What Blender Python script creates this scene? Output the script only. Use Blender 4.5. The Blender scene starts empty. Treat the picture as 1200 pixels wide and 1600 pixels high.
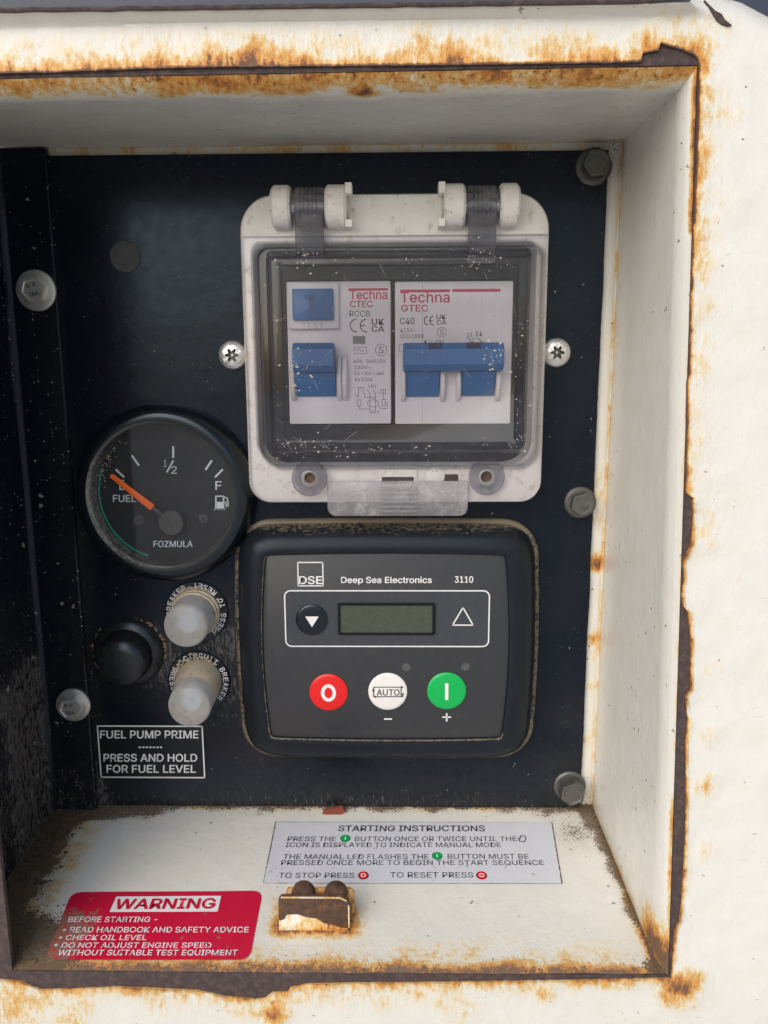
import bpy, bmesh, math, random
from mathutils import Vector, Matrix, noise as mnoise
from mathutils.geometry import tessellate_polygon

random.seed(7)
S = 0.001                       # everything below is written in millimetres
sc = bpy.context.scene
C = sc.collection

# ------------------------------------------------------------------ camera
F, CX, CY, DIST = 1220.0, 600.0, 800.0, 255.0
ax_y = Vector((22 / F, -222 / F, 1)).normalized()
ax_x = Vector((1, -.005, 0)); ax_x = (ax_x - ax_x.dot(ax_y) * ax_y).normalized()
ax_d = ax_y.cross(ax_x)
ROT = Matrix((ax_x, ax_y, -ax_d))            # image axes -> world axes
cam = bpy.data.cameras.new('camera'); camo = bpy.data.objects.new('camera', cam); C.objects.link(camo)
cam.sensor_fit = 'VERTICAL'; cam.sensor_height = 36; cam.lens = 36 * F / 1600
cam.clip_start = 0.005; cam.clip_end = 50
m3 = Matrix((ROT @ Vector((1, 0, 0)), ROT @ Vector((0, -1, 0)), ROT @ Vector((0, 0, -1)))).transposed()
camo.matrix_world = Matrix.Translation((0, -DIST * S, 0)) @ m3.to_4x4()
sc.camera = camo

# ------------------------------------------------------------------ light
SUN_EL, SUN_AZ = math.radians(36), math.radians(-33)      # azimuth measured from -Y (towards the viewer) to +X
w = bpy.data.worlds.new('World'); sc.world = w; w.use_nodes = True
nt = w.node_tree; bg = nt.nodes['Background']
sky = nt.nodes.new('ShaderNodeTexSky'); sky.sky_type = 'NISHITA'; sky.sun_disc = False
sky.sun_elevation = SUN_EL; sky.sun_rotation = math.pi - SUN_AZ; sky.dust_density = 3.0; sky.air_density = 1.0
sky.ozone_density = 1.0
nt.links.new(sky.outputs[0], bg.inputs[0]); bg.inputs[1].default_value = 0.15
sl = bpy.data.lights.new('sun', 'SUN'); sl.energy = 1.6; sl.angle = math.radians(70); sl.color = (.98, .99, 1)
so = bpy.data.objects.new('sun', sl); C.objects.link(so)
sd = Vector((math.sin(SUN_AZ) * math.cos(SUN_EL), -math.cos(SUN_AZ) * math.cos(SUN_EL), math.sin(SUN_EL)))
so.rotation_euler = sd.to_track_quat('Z', 'Y').to_euler(); so.location = sd * 2
sc.view_settings.view_transform = 'Standard'; sc.view_settings.look = 'None'
sc.view_settings.gamma = 1; sc.view_settings.exposure = -0.03
sc.cycles.transparent_max_bounces = 16; sc.cycles.max_bounces = 7; sc.cycles.diffuse_bounces = 6; sc.cycles.glossy_bounces = 3
sc.cycles.use_denoising = True; sc.cycles.use_adaptive_sampling = True; sc.cycles.adaptive_threshold = .025

# ------------------------------------------------------------------ measuring: photo pixel -> place on a real plane
def ray(px, py): return ROT @ Vector(((px - CX) / F, (py - CY) / F, 1))
def P(px, py, y=0.0):
    r = ray(px, py); t = (y + DIST) / r.y
    return (r.x * t, r.z * t)
ZB, ZF, YF = -153.8, -162.0, -68.0           # tray floor: height at the back, at the front, y of the front
KF = (ZF - ZB) / YF
def floor_z(y): return ZB + KF * y
def PF(px, py):
    r = ray(px, py); t = (ZB - KF * DIST) / (r.z - KF * r.y)
    return Vector((r.x * t, -DIST + r.y * t, r.z * t))
def mmpp(y): return (y + DIST) / 1240.0      # about one pixel in mm at depth y

# ------------------------------------------------------------------ mesh helpers
def rrect(x0, x1, z0, z1, r, n=8):
    rs = r if isinstance(r, (tuple, list)) else (r,) * 4        # TR, TL, BL, BR
    out = []
    for (cx, cz, a0, rr) in ((x1, z1, 0, rs[0]), (x0, z1, 90, rs[1]), (x0, z0, 180, rs[2]), (x1, z0, 270, rs[3])):
        rr = max(rr, 0.01)
        sx = -1 if cx == x1 else 1; sz = -1 if cz == z1 else 1
        for k in range(n + 1):
            a = math.radians(a0 + 90 * k / n)
            out.append((cx + sx * rr + rr * math.cos(a), cz + sz * rr + rr * math.sin(a)))
    return out
def circ(cx, cz, r, n=48): return [(cx + r * math.cos(2 * math.pi * k / n), cz + r * math.sin(2 * math.pi * k / n)) for k in range(n)]
def inset(loop, d):
    n = len(loop); out = []
    for i in range(n):
        a, b, c = Vector(loop[i - 1]), Vector(loop[i]), Vector(loop[(i + 1) % n])
        e1 = (b - a); e2 = (c - b)
        if e1.length < 1e-6: e1 = e2
        if e2.length < 1e-6: e2 = e1
        n1 = Vector((-e1.y, e1.x)).normalized(); n2 = Vector((-e2.y, e2.x)).normalized()
        m = (n1 + n2); m = m.normalized() / max(.35, m.normalized().dot(n1)) if m.length > 1e-6 else n1
        q = b + m * d; out.append((q.x, q.y))
    return out

class MB:
    def __init__(s): s.v = []; s.f = []; s.at = {}
    def add(s, vs, fs):
        o = len(s.v); s.v += [tuple(v) for v in vs]; s.f += [tuple(i + o for i in f) for f in fs]; return s
    def loft(s, rings, cap0=False, cap1=True):
        """rings: [(loop of (x,z), y)], every loop the same count"""
        n = len(rings[0][0]); vs = []; fs = []
        for lp, y in rings: vs += [(p[0], y, p[1]) for p in lp]
        for r in range(len(rings) - 1):
            for i in range(n):
                j = (i + 1) % n; fs.append((r * n + i, r * n + j, (r + 1) * n + j, (r + 1) * n + i))
        if cap0: fs.append(tuple(range(n - 1, -1, -1)))
        if cap1: fs.append(tuple((len(rings) - 1) * n + i for i in range(n)))
        return s.add(vs, fs)
    def slab(s, loop, yb, yf, bev=.4):          # bevelled plate, yf is the front (smaller y)
        r = [(loop, yb), (loop, yf + bev), (inset(loop, bev * .3), yf + bev * .3), (inset(loop, bev), yf)]
        return s.loft(r, True, True)
    def lathe(s, cx, cz, prof, n=48, cap0=False, cap1=True):
        return s.loft([(circ(cx, cz, max(r, .01), n), y) for r, y in prof], cap0, cap1)
    def plate(s, outer, holes, yb, yf):         # flat plate with holes
        loops = [outer] + holes
        tri = tessellate_polygon([[Vector((p[0], p[1], 0)) for p in l] for l in loops])
        flat = [p for l in loops for p in l]; n = len(flat)
        vs = [(p[0], yf, p[1]) for p in flat] + [(p[0], yb, p[1]) for p in flat]
        fs = [tuple(t) for t in tri] + [tuple(i + n for i in reversed(t)) for t in tri]
        o = 0
        for l in loops:
            for i in range(len(l)):
                j = (i + 1) % len(l); fs.append((o + i, o + j, o + j + n, o + i + n))
            o += len(l)
        return s.add(vs, fs)
    def box(s, x0, x1, y0, y1, z0, z1):
        vs = [(x, y, z) for x in (x0, x1) for y in (y0, y1) for z in (z0, z1)]
        return s.add(vs, [(0, 1, 3, 2), (4, 6, 7, 5), (0, 4, 5, 1), (2, 3, 7, 6), (0, 2, 6, 4), (1, 5, 7, 3)])
    def xprism(s, prof, x0, x1, bev=.3):        # profile of (y,z), extruded along x with softened ends
        n = len(prof); pi = inset(prof, bev)
        if sum(prof[i][0] * prof[(i + 1) % n][1] - prof[(i + 1) % n][0] * prof[i][1] for i in range(n)) < 0:
            pi = inset(prof, -bev)
        vs = [(x0, a, b) for a, b in pi] + [(x0 + bev, a, b) for a, b in prof] + [(x1 - bev, a, b) for a, b in prof] + [(x1, a, b) for a, b in pi]
        fs = [tuple(range(n))] + [tuple(3 * n + i for i in range(n - 1, -1, -1))]
        for r in range(3):
            for i in range(n):
                j = (i + 1) % n; fs.append((r * n + i, r * n + j, (r + 1) * n + j, (r + 1) * n + i))
        return s.add(vs, fs)
    def tube(s, pts, r, n=8):
        pts = [Vector(p) for p in pts]; vs = []; fs = []
        for i, p in enumerate(pts):
            d = (pts[min(i + 1, len(pts) - 1)] - pts[max(i - 1, 0)]).normalized()
            u = d.orthogonal().normalized(); v = d.cross(u)
            vs += [p + u * r * math.cos(2 * math.pi * k / n) + v * r * math.sin(2 * math.pi * k / n) for k in range(n)]
        for i in range(len(pts) - 1):
            for k in range(n):
                j = (k + 1) % n; fs.append((i * n + k, i * n + j, (i + 1) * n + j, (i + 1) * n + k))
        fs += [tuple(range(n)), tuple((len(pts) - 1) * n + k for k in range(n))]
        return s.add(vs, fs)
    def stroke(s, pts, wd, y):                  # flat printed line in the xz plane
        for a, b in zip(pts[:-1], pts[1:]):
            a = Vector(a); b = Vector(b); d = (b - a)
            if d.length < 1e-6: continue
            d = d.normalized(); nn = Vector((-d.y, d.x)) * wd / 2; e = d * wd * .35
            q = [a - e + nn, b + e + nn, b + e - nn, a - e - nn]
            s.add([(p.x, y, p.y) for p in q], [(3, 2, 1, 0)])
        return s
    def disc(s, cx, cz, r, y, n=32): return s.add([(a, y, b) for a, b in circ(cx, cz, r, n)], [tuple(range(n))])
    def ring(s, cx, cz, r0, r1, y, n=40):
        a, b = circ(cx, cz, r0, n), circ(cx, cz, r1, n)
        return s.add([(p[0], y, p[1]) for p in a + b], [(i, (i + 1) % n, n + (i + 1) % n, n + i) for i in range(n)])
    def quad(s, x0, x1, z0, z1, y): return s.add([(x0, y, z0), (x1, y, z0), (x1, y, z1), (x0, y, z1)], [(0, 1, 2, 3)])
    def attr(s, name, fn): s.at[name] = [fn(Vector(v)) for v in s.v]; return s
    def build(s, name, mat, parent=None, ang=35, local=False):
        o0 = Vector((0, 0, 0))
        if parent is not None and not local: o0 = parent['_o'] if False else Vector(ORG[parent.name])
        me = bpy.data.meshes.new(name)
        me.from_pydata([((Vector(v) - o0) * S) for v in s.v], [], s.f); me.validate(clean_customdata=False)
        bm = bmesh.new(); bm.from_mesh(me); bmesh.ops.recalc_face_normals(bm, faces=bm.faces); bm.to_mesh(me); bm.free()
        for k, vals in s.at.items():
            a = me.attributes.new(k, 'FLOAT', 'POINT')
            if len(vals) == len(me.vertices): a.data.foreach_set('value', vals)
        for p in me.polygons: p.use_smooth = True
        me.set_sharp_from_angle(angle=math.radians(ang))
        me.materials.append(mat)
        o = bpy.data.objects.new(name, me); C.objects.link(o)
        if parent is not None: o.parent = parent
        ORG[o.name] = tuple(o0)
        return o
ORG = {}
def thing(name, label, cat, loc=(0, 0, 0), group=None, rot=None):
    o = bpy.data.objects.new(name, None); C.objects.link(o)
    o.empty_display_size = .005
    o.location = Vector(loc) * S; ORG[o.name] = tuple(loc)
    if rot: o.rotation_euler = rot
    o['label'] = label; o['category'] = cat
    if group: o['group'] = group
    return o
def tag(o, label, cat, group=None):
    o['label'] = label; o['category'] = cat
    if group: o['group'] = group
    return o
def sm(a, b, x):
    t = max(0, min(1, (x - a) / (b - a))); return t * t * (3 - 2 * t)
def nz(x, y, z=0, s=1.0): return mnoise.noise(Vector((x * s, y * s, z * s)))
def fbm(x, y, z=0, s=1.0): return mnoise.fractal(Vector((x * s, y * s, z * s)), 1.0, 2.0, 4)

_tc = {}
try:                                            # the sans-serif that ships inside Blender; its default font otherwise
    import os
    FONT = bpy.data.fonts.load(os.path.join(bpy.utils.system_resource('DATAFILES'), 'fonts', 'Inter.woff2'))
except Exception:
    FONT = None
def text_mesh(body, bold=0.0, shear=0.0):
    k = (body, shear)
    if k not in _tc:
        cu = bpy.data.curves.new('lettering', 'FONT'); cu.body = body; cu.size = 1; cu.font = FONT or cu.font; cu.shear = shear
        cu.resolution_u = 3; cu.fill_mode = 'FRONT'
        ob = bpy.data.objects.new('lettering', cu); C.objects.link(ob)
        dg = bpy.context.evaluated_depsgraph_get()
        me = bpy.data.meshes.new_from_object(ob.evaluated_get(dg))
        vs = [v.co.copy() for v in me.vertices]; fs = [tuple(p.vertices) for p in me.polygons]
        bpy.data.meshes.remove(me); bpy.data.objects.remove(ob); bpy.data.curves.remove(cu)
        x0 = min(v.x for v in vs); x1 = max(v.x for v in vs); y0 = min(v.y for v in vs); y1 = max(v.y for v in vs)
        _tc[k] = ([((v.x - x0) / max(x1 - x0, 1e-6), (v.y - y0) / max(y1 - y0, 1e-6)) for v in vs], fs)
    return _tc[k]
def letters(mb, body, TL, TR, BL, bold=0.012, shear=0.0):
    vs, fs = text_mesh(body, bold, shear)
    TL, TR, BL = Vector(TL), Vector(TR), Vector(BL)
    rt, up = TR - TL, TL - BL; nrm = rt.cross(up).normalized(); b = bold * up.length / .73 * .8
    ur, uu = rt.normalized(), up.normalized()
    for i, (du, dv) in enumerate(((0, 0), (1, 0), (-1, 0), (0, .8), (0, -.8)) if bold > .014 else ((0, 0),)):
        o = ur * (b * du) + uu * (b * dv) + nrm * (.006 * i); mb.add([BL + rt * u + up * v + o for u, v in vs], fs)
    return mb
def letp(mb, body, x0, y0, x1, y1, y, bold=.012, shear=0):       # pixel box on a plane parallel to the panel
    a, b, c = P(x0, y0, y), P(x1, y0, y), P(x0, y1, y)
    return letters(mb, body, (a[0], y, a[1]), (b[0], y, b[1]), (c[0], y, c[1]), bold, shear)

# ------------------------------------------------------------------ materials
class N:
    def __init__(s, name):
        s.m = bpy.data.materials.new(name); s.m.use_nodes = True; s.t = s.m.node_tree
        s.b = s.t.nodes['Principled BSDF']; s.out = s.t.nodes['Material Output']
        tc = s.t.nodes.new('ShaderNodeTexCoord'); s.co = s.op('VECT_SCALE', tc.outputs['Object'], 1000.0)
    def node(s, ty, **kw):
        n = s.t.nodes.new(ty)
        for k, v in kw.items(): setattr(n, k, v)
        return n
    def put(s, sock, v):
        if hasattr(v, 'node'): s.t.links.new(v, sock)
        elif isinstance(v, (tuple, list)) and len(v) == 3 and sock.type == 'RGBA': sock.default_value = (*v, 1)
        else: sock.default_value = v
    def op(s, o, a, b=None, c=None, clamp=False):
        if o == 'VECT_SCALE':
            n = s.node('ShaderNodeVectorMath', operation='SCALE'); s.put(n.inputs[0], a); s.put(n.inputs['Scale'], b); return n.outputs[0]
        if o == 'VECT_MUL':
            n = s.node('ShaderNodeVectorMath', operation='MULTIPLY'); s.put(n.inputs[0], a); s.put(n.inputs[1], b); return n.outputs[0]
        n = s.node('ShaderNodeMath', operation=o, use_clamp=clamp); s.put(n.inputs[0], a)
        if b is not None: s.put(n.inputs[1], b)
        if c is not None: s.put(n.inputs[2], c)
        return n.outputs[0]
    def noise(s, scale, detail=5, rough=.55, co=None, dist=0):
        n = s.node('ShaderNodeTexNoise'); s.put(n.inputs['Vector'], co or s.co); n.inputs['Scale'].default_value = scale
        n.inputs['Detail'].default_value = min(detail, 4); n.inputs['Roughness'].default_value = rough; n.inputs['Distortion'].default_value = dist
        return n.outputs[0]
    def voro(s, scale, co=None):
        n = s.node('ShaderNodeTexVoronoi'); s.put(n.inputs['Vector'], co or s.co); n.inputs['Scale'].default_value = scale
        return n.outputs['Distance'], n.outputs['Color']
    def step(s, x, a, b):
        n = s.node('ShaderNodeMapRange', interpolation_type='SMOOTHSTEP'); s.put(n.inputs[0], x)
        s.put(n.inputs[1], a); s.put(n.inputs[2], b); return n.outputs[0]
    def mix(s, f, a, b):
        n = s.node('ShaderNodeMix', data_type='RGBA'); s.put(n.inputs[0], f); s.put(n.inputs[6], a); s.put(n.inputs[7], b); return n.outputs[2]
    def ramp(s, f, stops):
        n = s.node('ShaderNodeValToRGB'); s.put(n.inputs[0], f); e = n.color_ramp.elements
        while len(e) < len(stops): e.new(.5)
        for q, (p, c) in zip(e, stops): q.position = p; q.color = (*c, 1)
        return n.outputs[0]
    def attr(s, name):
        n = s.node('ShaderNodeAttribute', attribute_name=name); return n.outputs['Fac']
    def bump(s, h, strength=.3, dist=.2):
        n = s.node('ShaderNodeBump'); n.inputs['Strength'].default_value = strength; n.inputs['Distance'].default_value = dist * S
        s.put(n.inputs['Height'], h); s.put(s.b.inputs['Normal'], n.outputs[0]); return n.outputs[0]
    def specks(s, scale, size, keep):            # small scattered flecks, mask 0..1
        dn = s.node('ShaderNodeTexNoise'); s.put(dn.inputs['Vector'], s.co); dn.inputs['Scale'].default_value = scale * 4; dn.inputs['Detail'].default_value = 2
        ad = s.node('ShaderNodeVectorMath', operation='MULTIPLY_ADD'); s.put(ad.inputs[0], dn.outputs['Color']); ad.inputs[1].default_value = (.55 / scale,) * 3; s.put(ad.inputs[2], s.co)
        d, c = s.voro(scale, ad.outputs[0]); r = s.node('ShaderNodeSeparateColor'); s.put(r.inputs[0], c)
        sz = s.op('MULTIPLY', r.outputs[1], size)
        a = s.op('LESS_THAN', d, sz); b = s.op('LESS_THAN', r.outputs[0], keep)
        return s.op('MULTIPLY', a, b)
    def base(s, col=None, rough=None, metal=None, spec=None):
        if col is not None: s.put(s.b.inputs['Base Color'], col)
        if rough is not None: s.put(s.b.inputs['Roughness'], rough)
        if metal is not None: s.put(s.b.inputs['Metallic'], metal)
        if spec is not None: s.put(s.b.inputs['Specular IOR Level'], spec)
        return s
def plain(name, col, rough=.5, metal=0, var=.12, scale=.6, grime=None, gk=.35, bump=.08, dust=None):
    n = N(name); v = n.noise(scale, 3)
    if max(col) < .04: n.b.inputs['Specular IOR Level'].default_value = .26; n.b.inputs['Specular Tint'].default_value = (.75, .88, 1, 1)
    dark = tuple(c * (1 - var * 1.6) for c in col); lite = tuple(min(1, c * (1 + var)) for c in col)
    c = n.mix(v, dark, lite)
    if grime:
        g = n.step(n.noise(.35, 8, .65), 1 - gk - .18, 1 - gk + .12); c = n.mix(n.op('MULTIPLY', g, .75), c, grime)
        sp = n.specks(.9, .28, .3); c = n.mix(n.op('MULTIPLY', sp, .8), c, tuple(x * .5 for x in grime))
    if dust:
        da = n.attr('dirt'); th = n.op('SUBTRACT', .95, n.op('MULTIPLY', da, .75)); c = n.mix(n.op('MULTIPLY', n.step(n.noise(.8, 4, .7), th, n.op('ADD', th, .22)), .85), c, dust)
    n.base(c, n.op('ADD', n.op('MULTIPLY', v, .2), rough - .1), metal)
    if bump: n.bump(n.noise(2.5, 4), bump, .3)
    return n.m

def make_paint():
    n = N('white_enamel'); ru = n.attr('rust'); di = n.attr('dirt')
    n1 = n.noise(.13, 4, .6); n2 = n.noise(.6, 4, .68, co=n.op('VECT_MUL', n.co, (1.25, 1, .5))); n3 = n.noise(2.0, 3, .65)
    g = n.op('MULTIPLY', ru, 4.0, clamp=True)
    a = n.op('ADD', n.op('MULTIPLY', n.op('SUBTRACT', n1, .5), .95), n.op('MULTIPLY', n.op('SUBTRACT', n2, .5), .85))
    a = n.op('ADD', a, n.op('MULTIPLY', n.op('SUBTRACT', n3, .5), .30))
    t = n.op('ADD', ru, n.op('MULTIPLY', a, g), clamp=True)
    cream = n.mix(n.step(n1, .3, .7), (.755, .742, .67), (.79, .785, .735))
    cream = n.mix(n.op('MULTIPLY', n.step(n2, .5, .75), .16), cream, (.64, .60, .49))
    rust = n.ramp(t, [(0, (.8, .76, .66)), (.22, (.78, .66, .42)), (.36, (.72, .45, .16)), (.48, (.66, .29, .045)), (.60, (.44, .155, .028)), (.74, (.14, .055, .025)), (.92, (.045, .027, .026))])
    col = n.mix(n.step(t, .06, .30), cream, rust)
    scale = n.step(n.op('ADD', n.op('MULTIPLY', n2, .7), n.op('ADD', n.op('MULTIPLY', n3, .3), n.op('MULTIPLY', ru, .62))), .86, .90)   # crisp flakes of dark scale
    col = n.mix(n.op('MULTIPLY', scale, .85), col, n.mix(n3, (.05, .026, .018), (.20, .09, .04)))
    film = n.op('MULTIPLY', di, n.op('ADD', n.op('MULTIPLY', n1, .6), .12), clamp=True)
    col = n.mix(film, col, (.36, .29, .20))
    thr = n.op('SUBTRACT', .82, n.op('MULTIPLY', di, .46))
    sp = n.step(n.op('ADD', n.op('MULTIPLY', n.noise(1.5, 3, .68), .65), n.op('MULTIPLY', n3, .35)), thr, n.op('ADD', thr, .05))
    col = n.mix(n.op('MULTIPLY', sp, n.op('MULTIPLY', n.op('GREATER_THAN', di, .02), .9)), col, n.mix(n2, (.035, .022, .014), (.20, .13, .07)))
    pits = n.specks(.26, .15, .5); col = n.mix(n.op('MULTIPLY', pits, .75), col, (.15, .10, .07))
    scr = n.step(n.noise(.5, 2, .5, co=n.op('VECT_MUL', n.co, (.35, 1, 1.3)), dist=1.2), .715, .725); col = n.mix(n.op('MULTIPLY', scr, .22), col, (.42, .37, .30))
    n.base(col, n.op('ADD', n.op('MULTIPLY', t, .5), n.op('ADD', .27, n.op('MULTIPLY', sp, .3)), clamp=True))
    h = n.op('ADD', n.op('MULTIPLY', n.op('MULTIPLY', n.op('ADD', n2, n.op('MULTIPLY', n3, .6)), g), 1.0), n.op('MULTIPLY', n1, 1.1))
    n.bump(h, .5, .6); return n.m
def make_bare():
    n = N('bare_rusted_steel'); a = n.noise(.5, 8, .65); b = n.noise(3.5, 6, .7)
    c = n.ramp(a, [(.25, (.05, .036, .036)), (.5, (.085, .06, .058)), (.68, (.15, .10, .085)), (.85, (.25, .12, .06))])
    c = n.mix(n.op('MULTIPLY', n.step(b, .56, .75), .6), c, (.26, .2, .18))
    n.base(c, .6, .15); n.bump(n.op('ADD', b, a), .8, .6); return n.m
def make_black():
    n = N('black_gloss_paint'); di = n.attr('dirt')
    c = n.mix(n.noise(.05, 4), (.0015, .0035, .009), (.004, .0065, .013))
    st = n.op('VECT_MUL', n.co, (1.2, 1.2, .4)); s1 = n.noise(.8, 7, .7, co=st)
    thr = n.op('SUBTRACT', .86, n.op('MULTIPLY', di, .42)); sc_ = n.step(s1, thr, n.op('ADD', thr, .12))
    c = n.mix(n.op('MULTIPLY', sc_, .6), c, n.mix(n.noise(.3, 4), (.07, .055, .04), (.26, .25, .24)))
    hz = n.op('MULTIPLY', di, n.noise(.3, 6, .65)); c = n.mix(n.op('MULTIPLY', hz, .22), c, (.22, .19, .15))
    sp = n.op('MAXIMUM', n.specks(.22, .19, .36), n.specks(.65, .24, .26))
    c = n.mix(n.op('MULTIPLY', sp, .75), c, (.42, .38, .30))
    scr = n.step(n.noise(.9, 2, .5, co=n.op('VECT_MUL', n.co, (.25, 1, 2.2)), dist=1.5), .71, .73)
    c = n.mix(n.op('MULTIPLY', scr, .10), c, (.3, .3, .3))
    n.base(c, n.op('ADD', .13, n.op('ADD', n.op('MULTIPLY', n.noise(.25, 6), .22), n.op('MULTIPLY', sc_, .3))))
    n.b.inputs['Specular IOR Level'].default_value = .30; n.b.inputs['Specular Tint'].default_value = (.62, .8, 1, 1)
    n.bump(n.noise(.12, 3), .2, .6); return n.m
def make_clear(name, tint=(.90, .90, .93), haze=.05, hcol=(.62, .60, .66), rough=.07, dust=1.0):
    n = N(name); t = n.t
    tr = n.node('ShaderNodeBsdfTransparent'); tr.inputs[0].default_value = (*tint, 1)
    gl = n.node('ShaderNodeBsdfGlossy'); gl.inputs['Roughness'].default_value = rough; gl.inputs[0].default_value = (1, 1, 1, 1)
    fr = n.node('ShaderNodeFresnel'); fr.inputs[0].default_value = 1.42
    bmp = n.node('ShaderNodeBump'); bmp.inputs['Strength'].default_value = .03; bmp.inputs['Distance'].default_value = .3 * S
    n.put(bmp.inputs['Height'], n.noise(.35, 4)); n.put(gl.inputs['Normal'], bmp.outputs[0])
    m1 = n.node('ShaderNodeMixShader'); n.put(m1.inputs[0], n.op('MULTIPLY', fr.outputs[0], .95)); n.put(m1.inputs[1], tr.outputs[0]); n.put(m1.inputs[2], gl.outputs[0])
    df = n.node('ShaderNodeBsdfDiffuse'); df.inputs[0].default_value = (*hcol, 1)
    hz = n.op('ADD', n.op('MULTIPLY', n.step(n.noise(.12, 7, .65), .42, .8), haze * 2.2), haze)
    scr = n.op('MULTIPLY', n.step(n.noise(1.1, 3, .5, co=n.op('VECT_MUL', n.co, (1.0, 1, .35)), dist=2.0), .72, .735), .16 * dust)
    cl = n.step(n.noise(.07, 3), .40, .55)
    sp = n.op('MULTIPLY', n.op('MAXIMUM', n.specks(.6, .17, .5), n.specks(1.3, .20, .35)), n.op('MULTIPLY', cl, .8 * dust))
    dm = n.step(n.noise(1.3, 3, .6), .74, .79); sp = n.op('MAXIMUM', sp, n.op('MULTIPLY', dm, .45 * dust))
    f = n.op('ADD', n.op('ADD', hz, scr), sp, clamp=True)
    m2 = n.node('ShaderNodeMixShader'); n.put(m2.inputs[0], f); n.put(m2.inputs[1], m1.outputs[0]); n.put(m2.inputs[2], df.outputs[0])
    n.put(n.out.inputs[0], m2.outputs[0]); t.nodes.remove(n.b); return n.m
def make_zinc(name, col, rust=.3, rough=.38):
    n = N(name); a = n.noise(.5, 6, .6); b = n.noise(2.2, 5, .65)
    c = n.mix(a, tuple(x * .6 for x in col), col); c = n.mix(n.step(b, .62 - rust * .2, .8), c, (.16, .13, .10))
    n.base(c, n.op('ADD', rough - .1, n.op('MULTIPLY', b, .3)), .7); n.bump(b, .25, .25); return n.m
def make_frost():
    n = N('frosted_silicone'); gk_ = n.op('MULTIPLY', n.step(n.noise(.45, 4, .65), .45, .75), .55); tr = n.node('ShaderNodeBsdfTransparent'); tr.inputs[0].default_value = (.90, .92, .95, 1)
    df = n.node('ShaderNodeBsdfDiffuse'); n.put(df.inputs[0], n.mix(gk_, (.90, .885, .84), (.62, .52, .36)))
    tl = n.node('ShaderNodeBsdfTranslucent'); tl.inputs[0].default_value = (.95, .93, .87, 1)
    gl = n.node('ShaderNodeBsdfGlossy'); gl.inputs['Roughness'].default_value = .16
    lw = n.node('ShaderNodeLayerWeight'); lw.inputs[0].default_value = .35
    a = n.node('ShaderNodeMixShader'); a.inputs[0].default_value = .35; n.put(a.inputs[1], df.outputs[0]); n.put(a.inputs[2], tl.outputs[0])
    b = n.node('ShaderNodeMixShader'); n.put(b.inputs[0], n.op('ADD', .48, n.op('MULTIPLY', lw.outputs['Facing'], .5), clamp=True)); n.put(b.inputs[1], tr.outputs[0]); n.put(b.inputs[2], a.outputs[0])
    fr = n.node('ShaderNodeFresnel'); fr.inputs[0].default_value = 1.4
    c = n.node('ShaderNodeMixShader'); n.put(c.inputs[0], fr.outputs[0]); n.put(c.inputs[1], b.outputs[0]); n.put(c.inputs[2], gl.outputs[0])
    n.put(n.out.inputs[0], c.outputs[0]); n.t.nodes.remove(n.b); return n.m
def make_sticker(name, a, b, dirtcol, k):
    n = N(name); di = n.attr('dirt'); c = n.mix(n.noise(.2, 5), a, b)
    s1 = n.step(n.noise(.9, 7, .68), n.op('SUBTRACT', .82, n.op('MULTIPLY', di, .5)), n.op('SUBTRACT', .90, n.op('MULTIPLY', di, .5)))
    c = n.mix(n.op('MULTIPLY', s1, .85), c, dirtcol)
    c = n.mix(n.op('MULTIPLY', n.specks(.35, .2, .4), .7), c, dirtcol)
    n.base(c, k); n.bump(n.noise(.15, 3), .15, .5); return n.m

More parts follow.
